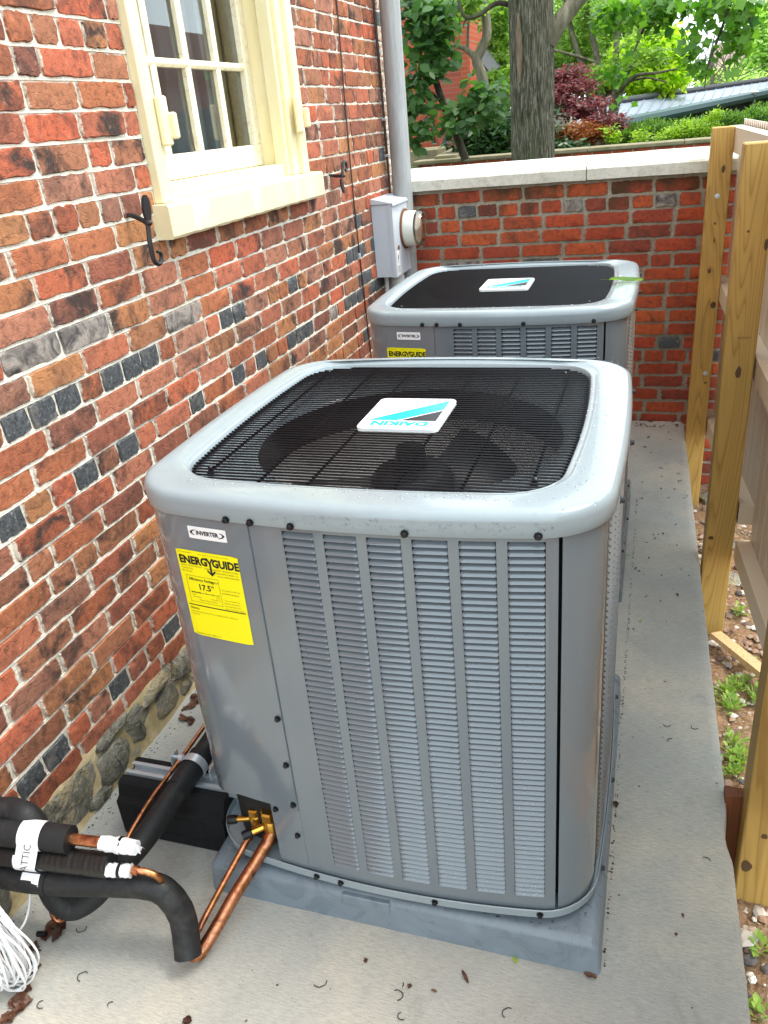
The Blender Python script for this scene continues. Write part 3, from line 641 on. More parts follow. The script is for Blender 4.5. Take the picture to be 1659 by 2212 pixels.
# shutter dogs
def shutter_dog(loc, flip, label):
    t = thing('shutter_dog', label, 'shutter dog', loc, 'iron shutter dogs beside the window')
    x, y, z = loc; dz = 0.022 if flip > 0 else 0.006
    b = MB(); b.tube(spline([(x-0.02, y, z+0.004), (x+0.02, y+0.003, z-0.004), (x+0.056, y, z-dz)], 4), [0.0055]*4+[0.0065]*4+[0.006], 8); b.build('shank', M['iron'], t, smooth=True)
    xx = x+0.056; z -= dz
    if flip > 0: arm = [(0, 0.008), (-0.003, -0.018), (-0.008, -0.045), (-0.008, -0.07)]; sc_, sr, a0, turn = (0.0125, -0.084), 0.0205, PI*0.95, 5.0; pad_c, pad_a, pl, pw = (0.006, 0.034), 0.12, 0.033, 0.0165
    else: arm = [(-0.004, -0.008), (0.0, 0.01), (0.012, 0.03)]; sc_, sr, a0, turn = (0.036, 0.030), 0.0235, PI, -5.6; pad_c, pad_a, pl, pw = (-0.014, -0.036), -0.42+PI, 0.032, 0.0125
    sp_ = []
    for i in range(34):
        a = i/33; ang = a0+turn*a; r = sr*(1-0.42*a); sp_.append((xx+0.004*a, y+sc_[0]+r*math.cos(ang), z+sc_[1]+r*math.sin(ang)))
    pts = spline([(xx, y+u, z+v) for u, v in arm]+[sp_[0]], 5)[:-1]+[Vector(p) for p in sp_]
    b = MB(); b.tube(pts, [0.0064]*(len(pts)-20)+[0.0058-0.0018*i/19 for i in range(20)], 8); b.build('scroll', M['iron'], t, smooth=True)
    b = MB(); ov = []
    for k in range(16):
        a = 2*PI*k/16; u, v = pw*math.cos(a), pl*math.sin(a)*(1.0 if math.sin(a) > 0 else 0.95); ca, sa = math.cos(-pad_a), math.sin(-pad_a)
        ov.append((xx-0.003, y+pad_c[0]+u*ca-v*sa, z+pad_c[1]+u*sa+v*ca))
    b.prism(ov, (0.007, 0, 0)); b.build('paddle', M['iron'], t)
    b = MB(); b.lathe([(0.0075, -0.004), (0.008, 0.005), (0.004, 0.011), (0.0005, 0.012)], 10, Matrix.Translation((xx, y, z)) @ Matrix.Rotation(PI/2, 4, 'Y')); b.build('rivet', M['iron'], t, smooth=True)
    return t
shutter_dog((WX, 0.368, 1.356), 1, 'black wrought iron shutter dog hanging scroll down at the left end of the cream sill')
shutter_dog((WX, 1.815, 1.338), -1, 'black wrought iron shutter dog with its scroll turned up, right of the cream sill')

# ------------------------------------------------------------------ back yard wall with coping
bw = thing('yard_wall', 'red brick yard wall under a pale concrete coping behind the far condenser', 'wall', (0, 2.8, -0.4))
BY = 2.67
b = MB(); b.box(-0.80, 2.4, BY+0.006, 2.99, -0.6, 1.186); core = b.build('wall_core', M['mortar_back'], bw)
BP = 0.0668
rows = [(k, 1.111-0.0-BP*(k+0.5)+BP) for k in range(0, 25)]
lay_wall('x', rows, -0.80, 1.75, BY, core, [M['brick_back'], M['glazed'], M['greybrick']], BP, 0.203, 0.104, [], 300, 23, headers={1, 12, 19}, darkp=0.12, greyp=0.02, depth=0.05, thick_j=0.013)
b = MB()
for (a, c) in ((-0.79, 0.135), (0.139, 2.4)):
    rr = random.Random(int(a*10)); n = max(4, int((c-a)/0.06)); pr = []
    for i in range(n+1):
        x = a+(c-a)*i/n; j = lambda s=0.0012: rr.uniform(-s, s)
        pr.append([(x, 2.648, 1.188), (x, 2.636+j(), 1.190+j()), (x, 2.635+j(), 1.236+j()), (x, 2.643+j(), 1.246+j()), (x, 2.83, 1.286+j()), (x, 3.02, 1.246), (x, 3.03, 1.188)])
    bb = MB(); bb.rings(pr, True, True, True); bb.build('coping_slab', M['coping'], bw, smooth=True, angle=25)

# ------------------------------------------------------------------ downspout, meter, conduits, cables
b = MB(); pr = [(0.0475, 0.004), (0.0475, 0.9), (0.049, 0.905), (0.049, 0.915), (0.0475, 0.92), (0.0475, 3.4)]
b.lathe(pr, 28, Matrix.Translation((-0.742, 2.585, 0))); tag(b.build('downspout', M['spout'], smooth=True), 'tall round grey downspout in the corner between the house and the yard wall', 'downspout')
mt = thing('electric_meter', 'pale grey electric meter box with round glass meter on the house wall', 'electric meter', (-0.77, 2.42, 0.85))
b = MB(); b.box(WX+0.002, -0.735, 2.302, 2.592, 0.838, 1.168); b.box(-0.7348, -0.716, 2.298, 2.595, 0.836, 1.170); b.build('box', M['meter'], mt)
b = MB(); b.prism([(WX+0.001, 2.294, 1.196), (-0.712, 2.294, 1.172), (-0.709, 2.294, 1.160), (-0.712, 2.294, 1.160), (-0.7125, 2.294, 1.1705), (WX+0.001, 2.294, 1.1705)], (0, 0.306, 0)); b.build('box_lid', M['meter'], mt)
RY = Matrix.Translation((-0.716, 2.49, 1.035)) @ Matrix.Rotation(PI/2, 4, 'Y')
b = MB(); b.lathe([(0.094, 0.0), (0.094, 0.006), (0.086, 0.010), (0.086, 0.001)], 32, RY, False); b.build('socket_ring', M['rust'], mt, smooth=True)
b = MB(); b.lathe([(0.082, 0.002), (0.083, 0.012), (0.082, 0.058), (0.080, 0.064)], 32, RY, False); b.build('housing', M['meter_ring'], mt, smooth=True)
b = MB(); b.lathe([(0.082, 0.064), (0.081, 0.088), (0.074, 0.098), (0.070, 0.099), (0.0005, 0.0995)], 32, RY, False); b.build('glass_cover', M['meter_glass'], mt, smooth=True)
b = MB(); b.lathe([(0.070, 0.070), (0.0005, 0.071)], 24, RY, False); b.build('dial', M['dial'], mt)
b = MB(); b.poly([(-0.7155, 2.318, 0.845), (-0.7155, 2.362, 0.845), (-0.7155, 2.362, 0.955), (-0.7155, 2.318, 0.955)]); st = b.build('sticker', M['paper'], mt)
b = MB(); b.poly([(-0.7145, 2.332, 0.915), (-0.7145, 2.350, 0.918), (-0.7145, 2.338, 0.945)]); b.poly([(-0.7145, 2.338, 0.895), (-0.7145, 2.344, 0.895), (-0.7145, 2.344, 0.915), (-0.7145, 2.338, 0.915)])
for i in range(4): b.poly([(-0.7145, 2.324, 0.853+i*0.009), (-0.7145, 2.356, 0.853+i*0.009), (-0.7145, 2.356, 0.8565+i*0.009), (-0.7145, 2.324, 0.8565+i*0.009)])
b.build('print', M['ink'], st)
b = MB(); b.poly([(-0.7143, 2.345, 0.958), (-0.7143, 2.37, 0.954), (-0.7143, 2.378, 0.970), (-0.7143, 2.358, 0.978), (-0.7143, 2.34, 0.969)]); b.build('rust_patch', M['rust'], mt)
b = MB(); b.lathe([(0.035, 0.0), (0.035, 0.76), (0.040, 0.765), (0.040, 0.815), (0.033, 0.838)], 22, Matrix.Translation((-0.762, 2.44, 0))); tag(b.build('conduit', M['pvc'], smooth=True), 'thick pale conduit pipe rising to the underside of the meter box', 'conduit')
b = MB(); b.tube(spline([(-0.79, 2.345, 0.0), (-0.79, 2.345, 0.4), (-0.788, 2.345, 0.7), (-0.785, 2.35, 0.836)], 4), 0.011, 12); tag(b.build('conduit', M['pvc'], smooth=True), 'thin pale conduit pipe left of the thick one under the meter box', 'conduit')
b = MB(); b.box(-0.73, -0.727, 2.49, 2.52, 0.74, 0.80); tag(b.build('meter_tag', M['salmon']), 'small pinkish tag hanging under the meter box', 'tag')
b = MB(); rr = random.Random(2); b.tube(spline([(WX+0.007, 2.085, 2.5), (WX+0.007, 2.08, 1.95), (WX+0.008, 2.062, 1.62), (WX+0.007, 2.058, 1.26), (WX+0.008, 2.064, 0.97), (WX+0.007, 2.08, 0.7), (WX+0.007, 2.094, 0.46), (WX+0.007, 2.10, 0.05)], 5), 0.0034, 8)
cb = b.build('cable', M['cable_dark'], smooth=True); tag(cb, 'thin brown cable running down the brick wall left of the meter box', 'cable', 'brown cables down the house wall')
b = MB(); b.cbox(WX, WX+0.012, 2.056, 2.07, 0.965, 0.99, 0.002); b.build('clip', M['zinc'], cb)
b = MB(); b.tube(spline([(WX+0.009, 2.56, 2.6), (WX+0.009, 2.57, 1.99), (WX+0.009, 2.588, 1.62), (WX+0.009, 2.596, 1.17)], 5), 0.0062, 8)
cb = b.build('cable', M['cable_dark'], smooth=True); tag(cb, 'thicker dark red cable between the brown cable and the downspout', 'cable', 'brown cables down the house wall')
for z in (1.36, 1.52, 1.8):
    b = MB(); b.cbox(WX, WX+0.017, 2.58, 2.60, z, z+0.012, 0.002); b.build('clip', M['zinc'], cb)

# ------------------------------------------------------------------ condenser unit
UH, UV, UBX, UBY, UC = 0.398, 0.3790, 0.0185, 0.045, -0.0272
def outline(off=0.0, hx=UH, hy=UV, bx=UBX, by=UBY, r=0.085, nc=8, ns=14, cy=UC):
    hx += off; hy += off; r = max(0.02, r+off); pts = []
    cs = [(hx-r, hy-r, 0), (-(hx-r), hy-r, PI/2), (-(hx-r), -(hy-r), PI), (hx-r, -(hy-r), 1.5*PI)]
    for i, (x, y, a0) in enumerate(cs):
        for k in range(nc+1):
            a = a0+PI/2*k/nc; pts.append((x+r*math.cos(a), y+r*math.sin(a)))
        nx, ny, na = cs[(i+1) % 4]; p = pts[-1]; q = (nx+r*math.cos(na), ny+r*math.sin(na))
        for k in range(1, ns): t = k/ns; pts.append((p[0]+(q[0]-p[0])*t, p[1]+(q[1]-p[1])*t))
    out = []
    for x, y in pts:
        X = x+bx*(1-min(1, (y/0.43)**2))*max(-1, min(1, x/(hx-r*0.3))) ; Yy = y+by*(1-min(1, (x/0.43)**2))*max(-1, min(1, y/(hy-r*0.3)))
        out.append((X+(0.012 if cy == UC else 0.0), Yy+cy))
    return out
def ring(off, z, **k): return [(x, y, z) for x, y in outline(off, **k)]
FR = outline(0, nc=16, ns=60)
def front_y(x, off=0.0):             # y of the front face at x
    best = None
    for i in range(len(FR)):
        p, q = FR[i], FR[(i+1) % len(FR)]
        if p[1] < UC-0.25 and (p[0]-x)*(q[0]-x) <= 0 and p[0] != q[0]:
            t = (x-p[0])/(q[0]-p[0]); y = p[1]+(q[1]-p[1])*t
            if best is None or y < best: best = y
    return best-off
def fslope(x): return (front_y(x+0.004)-front_y(x-0.004))/0.008
UZ0, UZ1 = 0.112, 0.939
def make_unit():
    t = thing('condenser_unit', 'nearest grey outdoor condenser unit with black wire top grille, beside the copper line set', 'air conditioner', (0, 0, 0.08), 'grey condenser units on plastic pads')
    G = M['grey']
    # front louvre panel
    xs0, xs1 = -0.154, 0.352
    l0, lp, lw = -0.0930, 0.07389, 0.0569; zt, zb = 0.926, 0.151
    brk = [xs0]
    for i in range(6): brk += [l0+i*lp, l0+i*lp+lw]
    brk += [xs1]
    b = MB(); th = 0.0
    for i in range(len(brk)-1):
        a, c = brk[i], brk[i+1]; n = 4
        for j in range(n):
            x0, x1 = a+(c-a)*j/n, a+(c-a)*(j+1)/n; p0, p1 = front_y(x0, th), front_y(x1, th)
            spans = ((UZ0, UZ1),) if i % 2 == 0 else ((UZ0, zb), (zt, UZ1))
            for (z0, z1) in spans: b.poly([(x0, p0, z0), (x1, p1, z0), (x1, p1, z1), (x0, p0, z1)])
        # slot returns
        if i % 2 == 1:
            for x in (a, c): b.poly([(x, front_y(x), zb), (x, front_y(x)+0.018, zb), (x, front_y(x)+0.018, zt), (x, front_y(x), zt)])
            b.poly([(a, front_y(a), zt), (c, front_y(c), zt), (c, front_y(c)+0.008, zt), (a, front_y(a)+0.008, zt)])
    fp = b.build('front_panel', G, t, smooth=True, angle=30)
    # louvres
    NR = 62; pit = (zt-zb)/NR
    prof = [(-0.0004, 0.0), (-0.0024, 0.0007), (-0.0019, 0.0022), (0.0034, 0.0062), (0.0090, 0.0099)]
    ex = [-lw/2, -lw/2+0.0012, -lw/2+0.0035, -lw/2+0.008, lw/2-0.008, lw/2-0.0035, lw/2-0.0012, lw/2]; ee = [0, 0.45, 0.8, 1, 1, 0.8, 0.45, 0]
    lb = MB(); pr = []
    for x, e in zip(ex, ee): pr.append([(x, y*e if y > 0 else y*min(1, e*2), z*(0.25+0.75*e) if z > 0.003 else z) for y, z in prof])
    lb.rings(pr, closed=False)
    lme = lb.mesh('louver', G, True, 60)
    rest = MB()
    for i in range(6):
        xc = l0+i*lp+lw/2; yc = front_y(xc); ang = math.atan(fslope(xc))
        for r in range(NR):
            z = zt-(r+1)*pit
            if r < 50: put('louver', lme, fp, loc=(xc, yc, z), rot=(0, 0, ang))
            else:
                b0 = len(rest.v); Rz = Matrix.Rotation(ang, 3, 'Z')
                for v in lb.v: q = Rz @ Vector(v); rest.v.append((q.x+xc, q.y+yc, q.z+z))
                for f in lb.f: rest.f.append(tuple(b0+k for k in f)); rest.m.append(0); rest.r.append(0)
    rest.build('lower_louvers', G, fp, smooth=True, kind='stuff', angle=60)
    # service panel (front left corner, slightly proud) and the strip under it
    PTS = outline(0.0035, nc=16, ns=60)
    def arc(xa_front, xb_front_right, pts=PTS):                   # pts going along the left side then the front until x = value
        sel = [p for p in pts if p[0] < xb_front_right and (p[1] < UC-0.0) and not (p[0] > -0.30 and p[1] > UC-0.3)]
        sel.sort(key=lambda p: math.atan2(p[1]-UC, p[0]) % (2*PI)); return sel
    sel = arc(None, xs0-0.001); sel = [p for p in sel]; sel.append((xs0-0.0012, front_y(xs0)-0.0035))
    b = MB(); zs = []
    def botz(p): return 0.283 if p[0] > -0.30 else (0.283-0.03*min(1, (-0.30-p[0])/0.08))
    b.rings([[(p[0], p[1], botz(p)) for p in sel], [(p[0], p[1], UZ1) for p in sel]], closed=False)
    e = sel[-1]; b.poly([(e[0], e[1], 0.283), (e[0]+0.0008, e[1]+0.005, 0.283), (e[0]+0.0008, e[1]+0.005, UZ1), (e[0], e[1], UZ1)])
    sp = b.build('service_panel', G, t, smooth=True, angle=30)
    b = MB(); xa = -0.222; n = 6; q = [(xa+(xs0-xa)*i/n) for i in range(n+1)]
    b.rings([[(x, front_y(x)-0.0006, UZ0) for x in q], [(x, front_y(x)-0.0006, 0.30) for x in q]], closed=False)
    b.poly([(xa, front_y(xa), UZ0), (xa, front_y(xa)+0.32, UZ0), (xa, front_y(xa)+0.32, 0.30), (xa, front_y(xa), 0.30)]); b.build('valve_panel', G, t, smooth=True, angle=30)
    b = MB(); b.poly([(-0.221, -0.32, 0.107), (-0.412, -0.30, 0.107), (-0.412, -0.16, 0.33), (-0.221, -0.18, 0.33)]); b.build('valve_recess', M['lid'], t)  # plate tilted upward and in the lighter paint so the recess looks lit
    # front right corner post, sides and back
    P0 = outline(0.0, nc=16, ns=60)
    def span(cond, key): s_ = [p for p in P0 if cond(p)]; s_.sort(key=key); return s_
    s_ = span(lambda p: (p[0] > xs1+0.0065 and p[1] < UC-0.30), lambda p: p[0]*1.0+p[1]*1.0)
    s_ = [(xs1+0.0055, front_y(xs1+0.0055))]+s_
    b = MB(); b.rings([[(x, y, UZ0) for x, y in s_], [(x, y, UZ1) for x, y in s_]], closed=False); b.build('corner_post', G, t, smooth=True, angle=30)
    # louvred sides: right, back, left as real ribs
    def side(name, x_or_y, axis, a, c, sign):
        b = MB(); nz = 62; ncol = 7; gap = 0.013
        def pos(u):
            best = None
            for i in range(len(P0)):
                p, q = P0[i], P0[(i+1) % len(P0)]; k = 1 if axis == 'y' else 0
                if (p[k]-u)*(q[k]-u) <= 0 and p[k] != q[k]:
                    w_ = p[1-k]+(q[1-k]-p[1-k])*(u-p[k])/(q[k]-p[k])
                    if (w_-(UC if axis == 'x' else 0))*sign > 0.1: best = w_
            return best if best is not None else sign*0.42
        def V3(u, d, z): w_ = pos(u)+sign*d; return (w_, u, z) if axis == 'y' else (u, w_, z)
        W_ = (c-a)/ncol
        for i in range(ncol):
            u0, u1 = a+i*W_, a+(i+1)*W_; s0, s1 = u0+gap/2, u1-gap/2
            for (p, q) in ((u0, s0), (s1, u1)): b.poly([V3(p, 0, UZ0), V3(q, 0, UZ0), V3(q, 0, UZ1), V3(p, 0, UZ1)])
            b.poly([V3(s0, 0, UZ0), V3(s1, 0, UZ0), V3(s1, 0, 0.151), V3(s0, 0, 0.151)]); b.poly([V3(s0, 0, 0.926), V3(s1, 0, 0.926), V3(s1, 0, UZ1), V3(s0, 0, UZ1)])
            for r in range(nz):
                z = 0.151+r*(0.775/nz)
                b.rings([[V3(u, 0.001, z), V3(u, 0.0035, z+0.002), V3(u, 0.0005, z+0.006), V3(u, -0.006, z+0.0105)] for u in (s0, s0+0.006, s1-0.006, s1)], closed=False)
        b.build(name, G, t, smooth=True, kind='stuff', angle=60)
    side('side_louvers', 0, 'y', UC-0.295, UC+0.295, 1); side('side_louvers', 0, 'y', UC-0.02, UC+0.295, -1); side('rear_louvers', 0, 'x', -0.295, 0.295, 1)
    s_ = [p for p in P0 if p[1] > UC+0.293 and abs(p[0]) > 0.293]; sR = sorted([p for p in s_ if p[0] > 0], key=lambda p: p[0]-p[1]); sL = sorted([p for p in s_ if p[0] < 0], key=lambda p: -p[0]-p[1])
    for q in (sR, sL):
        b = MB(); b.rings([[(x, y, UZ0) for x, y in q], [(x, y, UZ1) for x, y in q]], closed=False); b.build('corner_post', G, t, smooth=True, angle=30)
    # dark coil inside, base pan
    b = MB(); o1 = ring(-0.035, 0.118); o2 = ring(-0.035, 0.93); n = len(o1)
    b.rings([o1, o2], True); b.build('coil', M['coil'], t, smooth=True)
    b = MB(); b.rings([ring(-0.06, 0.118), ring(-0.06, 0.90)], True); b.build('inner_fins', M['alu'], t, smooth=True)  # bright inner copy of the coil, painted pale to look lit from above
    b = MB(); b.poly([(x, y, 0.60) for x, y in outline(-0.062)]); b.build('pale_inner_sheet', M['alu'], t)  # added pale sheet, set high to brighten the view through the grille
    b = MB(); b.rings([ring(-0.03, 0.094), ring(0.0, 0.094), ring(0.006, 0.098), ring(0.008, 0.118), ring(0.006, 0.119), ring(0.003, 0.106), ring(-0.04, 0.104)], True); 
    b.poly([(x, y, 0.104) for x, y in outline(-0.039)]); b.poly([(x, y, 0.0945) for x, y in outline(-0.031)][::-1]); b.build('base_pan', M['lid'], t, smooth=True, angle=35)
    for x, y in ((-0.3, -0.3), (0.3, -0.3), (-0.3, 0.28), (0.3, 0.28)):
        b = MB(); b.box(x-0.03, x+0.03, y-0.03, y+0.03, 0.0805, 0.0942); b.build('foot', M['black'], t)
    # lid
    op = dict(hx=0.325, hy=0.332, bx=0.030, by=0.034, r=0.075, cy=-0.004)
    rg = [ring(0.005, 0.9368), ring(0.0092, 0.9365), ring(0.0098, 0.9375), ring(0.0112, 0.950), ring(0.0118, 0.962), ring(0.0105, 0.9695), ring(0.0068, 0.9752), ring(0.001, 0.9785), ring(-0.005, 0.9795), ring(-0.009, 0.9797), ring(-0.020, 0.9795),
          ring(0.017, 0.9762, **op),           ring(0.013, 0.9755, **op), ring(0.008, 0.972, **op), ring(0.003, 0.973, **op), ring(0.0, 0.970, **op), ring(-0.002, 0.956, **op), ring(-0.006, 0.949, **op)]
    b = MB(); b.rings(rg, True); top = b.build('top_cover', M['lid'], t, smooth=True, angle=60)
    # deck with round fan opening, shroud, fan, motor
    n = 4*(8+1)+4*13
    od = ring(-0.006, 0.949, **op); no = len(od); cyc = -0.004
    hole = []
    for (x, y, z) in od:
        a = math.atan2(y-cyc, x); hole.append((0.318*math.cos(a), cyc+0.318*math.sin(a)))
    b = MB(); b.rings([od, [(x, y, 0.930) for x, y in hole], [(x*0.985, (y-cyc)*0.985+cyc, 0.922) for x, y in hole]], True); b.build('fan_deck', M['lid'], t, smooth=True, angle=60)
    b = MB(); b.rings([[(x*0.985, (y-cyc)*0.985+cyc, 0.922) for x, y in hole], [(x*0.975, (y-cyc)*0.975+cyc, 0.85) for x, y in hole]], True); b.build('fan_shroud', M['black'], t, smooth=True)
    for k in range(3):
        b = MB(); a0 = 0.9+k*2*PI/3; pr = []
        for i in range(9):
            rr_ = 0.05+0.245*i/8; wd = 0.27+0.12*math.sin(i/8*PI); sk = 0.25*(i/8)**2; zz = 0.80
            pr.append([(rr_*math.cos(a0+sk+wd*u), cyc+rr_*math.sin(a0+sk+wd*u), zz+0.035*u+0.01*(1-u*u)) for u in (-1, -0.5, 0, 0.5, 1)])
        b.rings(pr, closed=False); b.build('fan_blade', M['black'], t, smooth=True)
    b = MB(); b.lathe([(0.085, 0.72), (0.09, 0.74), (0.09, 0.83), (0.075, 0.85), (0.035, 0.855), (0.03, 0.90), (0.0005, 0.905)], 24, Matrix.Translation((0, cyc, 0))); b.build('fan_motor', M['motor'], t, smooth=True)
    # grille wires
    g = MB()
    inner = outline(0.001, **op)
    def xr(y):
        xs = []
        for i in range(len(inner)):
            p, q = inner[i], inner[(i+1) % len(inner)]
            if (p[1]-y)*(q[1]-y) <= 0 and p[1] != q[1]: xs.append(p[0]+(q[0]-p[0])*(y-p[1])/(q[1]-p[1]))
        return (min(xs), max(xs)) if len(xs) >= 2 else None
    wb = MB(); wb.tube([(-0.5, 0, 0), (0.5, 0, 0)], 0.0021, 6); wme = wb.mesh('wire', M['wire'], True)
    grille = MB(); rim = [(x, y, 0.959) for x, y in outline(-0.006, **op)]
    grille.tube(rim, 0.0032, 8, closed=True); gr = grille.build('grille', M['wire'], t, smooth=True)
    y = -0.352; 
    while y < 0.352:
        e = xr(y)
        if e and e[1]-e[0] > 0.1: put('wire', wme, gr, loc=((e[0]+e[1])/2, y, 0.9635), scale=(e[1]-e[0]-0.008, 1, 1))
        y += 0.0128
    for xx, ya, yb in ((-0.297, -0.31, 0.32), (-0.181, -0.345, 0.35), (-0.086, -0.35, 0.355), (0.071, -0.35, 0.358), (0.184, -0.335, 0.352), (0.295, -0.30, 0.34)):
        b = MB(); b.tube([(xx, ya, 0.9592), (xx, (ya+yb)/2, 0.9600), (xx, yb, 0.9592)], 0.0030, 6); b.build('cross_wire', M['wire'], gr, smooth=True)
    for x, yy in ((-0.30, -0.295), (0.298, -0.285), (0.285, 0.31), (-0.295, 0.315)):
        b = MB(); b.lathe([(0.005, 0.950), (0.005, 0.966), (0.003, 0.968), (0.0005, 0.9685)], 8, Matrix.Translation((x, yy, 0))); b.build('grille_bolt', M['screw'], gr, smooth=True)
    # badge
    bd = MB(); hx, hy, r = 0.084, 0.0915, 0.014; z0, z1 = 0.9655, 0.9735; pts = []
    for (cx_, cy_, a0) in ((hx-r, hy-r, 0), (-hx+r, hy-r, PI/2), (-hx+r, -hy+r, PI), (hx-r, -hy+r, 1.5*PI)):
        for k in range(6): a = a0+PI/2*k/5; pts.append((cx_+r*math.cos(a), cy_+r*math.sin(a)))
    bd.rings([[(x, y, z0) for x, y in pts], [(x, y, z1-0.0015) for x, y in pts], [(x*0.985, y*0.985, z1) for x, y in pts]], True, True, True); badge = bd.build('badge', M['white'], t, smooth=True, angle=30)
    z = z1+0.0004
    b = MB(); b.poly([(0.071, -0.052+0.005, z), (0.071, 0.018, z), (0.071, 0.018, z), (-0.008, -0.047, z)][:2]+[(-0.008, -0.047, z)]) ; b.poly
    b2 = MB(); b2.poly([(-0.071, -0.047, z), (-0.011, -0.047, z), (0.071, 0.022, z), (0.071, 0.079, z)]); b2.build('emblem', M['cyan'], badge)
    b3 = MB(); b3.poly([(-0.004, -0.047, z), (0.071, -0.047, z), (0.071, 0.016, z)]); b3.build('emblem', M['ink'], badge)
    txt = text_mesh('DAIKIN', 0.0315, 0.0016, 'CENTER', sx=1.12)
    put('lettering', xf(txt, Matrix.Translation((0, -0.0535, z)) @ Matrix.Rotation(PI, 4, 'Z'), M['cyan']), badge)
    # screws
    sb = MB(); sb.lathe([(0.0068, 0), (0.0068, 0.0016), (0.0048, 0.0018), (0.0048, 0.0062), (0.0040, 0.0070)], 8, Matrix.Rotation(PI/2, 4, 'X')); sme = sb.mesh('screw', M['screw'], False)
    def scr(x, z, off=0.0): put('screw', sme, t, loc=(x, front_y(x, off), z), rot=(0, 0, math.atan(fslope(x))))
    for x in (-0.189, -0.1425, -0.0686, 0.1227, 0.3237): scr(x, 0.942, 0.0115)
    for z in (0.52, 0.405, 0.30): scr(-0.163, z, 0.0035)
    scr(-0.168, 0.21); scr(-0.210, 0.27)
    for x in (-0.135, -0.08, 0.12, 0.325): scr(x, 0.110, 0.008)
    for y in (-0.30, -0.05, 0.25):
        xx = max(p[0] for p in P0 if abs(p[1]-y) < 0.02)
        for z, of in ((0.942, 0.0125), (0.110, 0.009)): put('screw', sme, t, loc=(xx+of, y, z), rot=(0, 0, PI/2))
    # stickers bent to the panel
    def onfront(me, off, mt_, name, par):                         # mesh in x/z plane coordinates -> on the curved front
        for v in me.vertices:
            x, z = v.co.x, v.co.y; v.co = Vector((x, front_y(x)-off, z))
        me.materials.clear(); me.materials.append(mt_); return put(name, me, par)
    def plate(x0, x1, z0, z1, r=0.003):
        b = MB(); n = 10
        for i in range(n):
            a, c = x0+(x1-x0)*i/n, x0+(x1-x0)*(i+1)/n; da = r if i == 0 else 0; dc = r if i == n-1 else 0
            b.poly([(a, z0+da, 0), (c, z0+dc, 0), (c, z1-dc, 0), (a, z1-da, 0)])
        return b.mesh('plate', M['paper'])
    ix0, ix1, iz0, iz1 = -0.279, -0.200, 0.8925, 0.9165
    inv = onfront(plate(ix0, ix1, iz0, iz1, 0.0005), 0.0045, M['paper'], 'inverter_label', sp)
    tm = text_mesh('INVERTER', 0.0112, 0.0004, 'CENTER', sx=0.92); onfront(xf(tm, Matrix.Translation(((ix0+ix1)/2, iz0+0.0085, 0))), 0.0051, M['ink'], 'lettering', inv)
    sw = MB()
    for s_ in (1, -1):
        P = []; cx_, cz_ = (ix0+ix1)/2, (iz0+iz1)/2
        for i in range(13):
            a = PI*0.5+ (PI*0.95)*i/12*1.0; P.append((cx_+s_*0.036*math.cos(a)*1.0, cz_+s_*0.0085*math.sin(a)))
        Q = [(cx_+s_*(0.036-0.0045*math.sin(PI*i/12))*math.cos(PI*0.5+PI*0.95*i/12), cz_+s_*(0.0085-0.0012)*math.sin(PI*0.5+PI*0.95*i/12)) for i in range(13)]
        for i in range(6, 12) if True else []: pass
        for i in range(3, 9): sw.poly([(P[i][0], P[i][1], 0), (P[i+1][0], P[i+1][1], 0), (Q[i+1][0], Q[i+1][1], 0), (Q[i][0], Q[i][1], 0)])
    onfront(sw.mesh('s', M['ink']), 0.0051, M['ink'], 'swoosh', inv)
    ex0, ex1, ez1 = -0.3175, -0.1856, 0.866; ez0 = ez1-0.183
    en = onfront(plate(ex0, ex1, ez0, ez1, 0.002), 0.0045, M['yellow'], 'energy_label', sp)
    W_ = ex1-ex0
    def E(u, v): return (ex0+u*W_, ez1-v*W_, 0)                   # label coordinates, u right, v down, in label widths
    def bar(u0, v0, u1, v1, mt_, off=0.0051, nm='rule'):
        b = MB(); n = 6
        for i in range(n):
            a, c = u0+(u1-u0)*i/n, u0+(u1-u0)*(i+1)/n; b.poly([E(a, v1), E(c, v1), E(c, v0), E(a, v0)])
        onfront(b.mesh('bar', mt_), off, mt_, nm, en)
    def words(s, u, v, size, mt_, bold=0.0, al='LEFT', sx=1.0, nm='lettering'):
        p = E(u, v); me = text_mesh(s, size*W_, bold*size*W_, al, sx=sx); onfront(xf(me, Matrix.Translation((p[0], p[1], 0))), 0.0051, mt_, nm, en)
    words('ENERG', 0.035, 0.205, 0.165, M['ink'], 0.045, sx=0.90); words('GUIDE', 0.575, 0.205, 0.165, M['ink'], 0.045, sx=0.87)
    yb = MB(); yb.poly([E(0.475, 0.08), E(0.51, 0.08), E(0.545, 0.14), E(0.53, 0.175)]); yb.poly([E(0.61, 0.08), E(0.575, 0.08), E(0.53, 0.16), E(0.53, 0.175), E(0.55, 0.16)])
    yb.poly([E(0.525, 0.34), E(0.525, 0.15), E(0.555, 0.15), E(0.555, 0.34)]); yb.poly([E(0.47, 0.285), E(0.485, 0.262), E(0.541, 0.318), E(0.541, 0.355)]); yb.poly([E(0.612, 0.285), E(0.541, 0.355), E(0.541, 0.318), E(0.597, 0.262)])
    onfront(yb.mesh('y', M['ink']), 0.0052, M['ink'], 'arrow', en)
    fp_ = M['brown_ink']
    words('U.S. Government', 0.03, 0.045, 0.032, fp_); words('Federal law prohibits removal of this label before consumer purchase.', 0.36, 0.045, 0.022, fp_, sx=0.8)
    for i, s in enumerate(('Central Air Conditioner', 'Cooling Only', 'Split System')): words(s, 0.04, 0.25+i*0.045, 0.036, fp_)
    for i, s in enumerate(('DAIKIN COMFORT TECHNOLOGIES', 'MANUFACTURING, L.P.', 'Model DX9VCA3610AA')): words(s, 0.97, 0.26+i*0.045, 0.034, fp_, al='RIGHT')
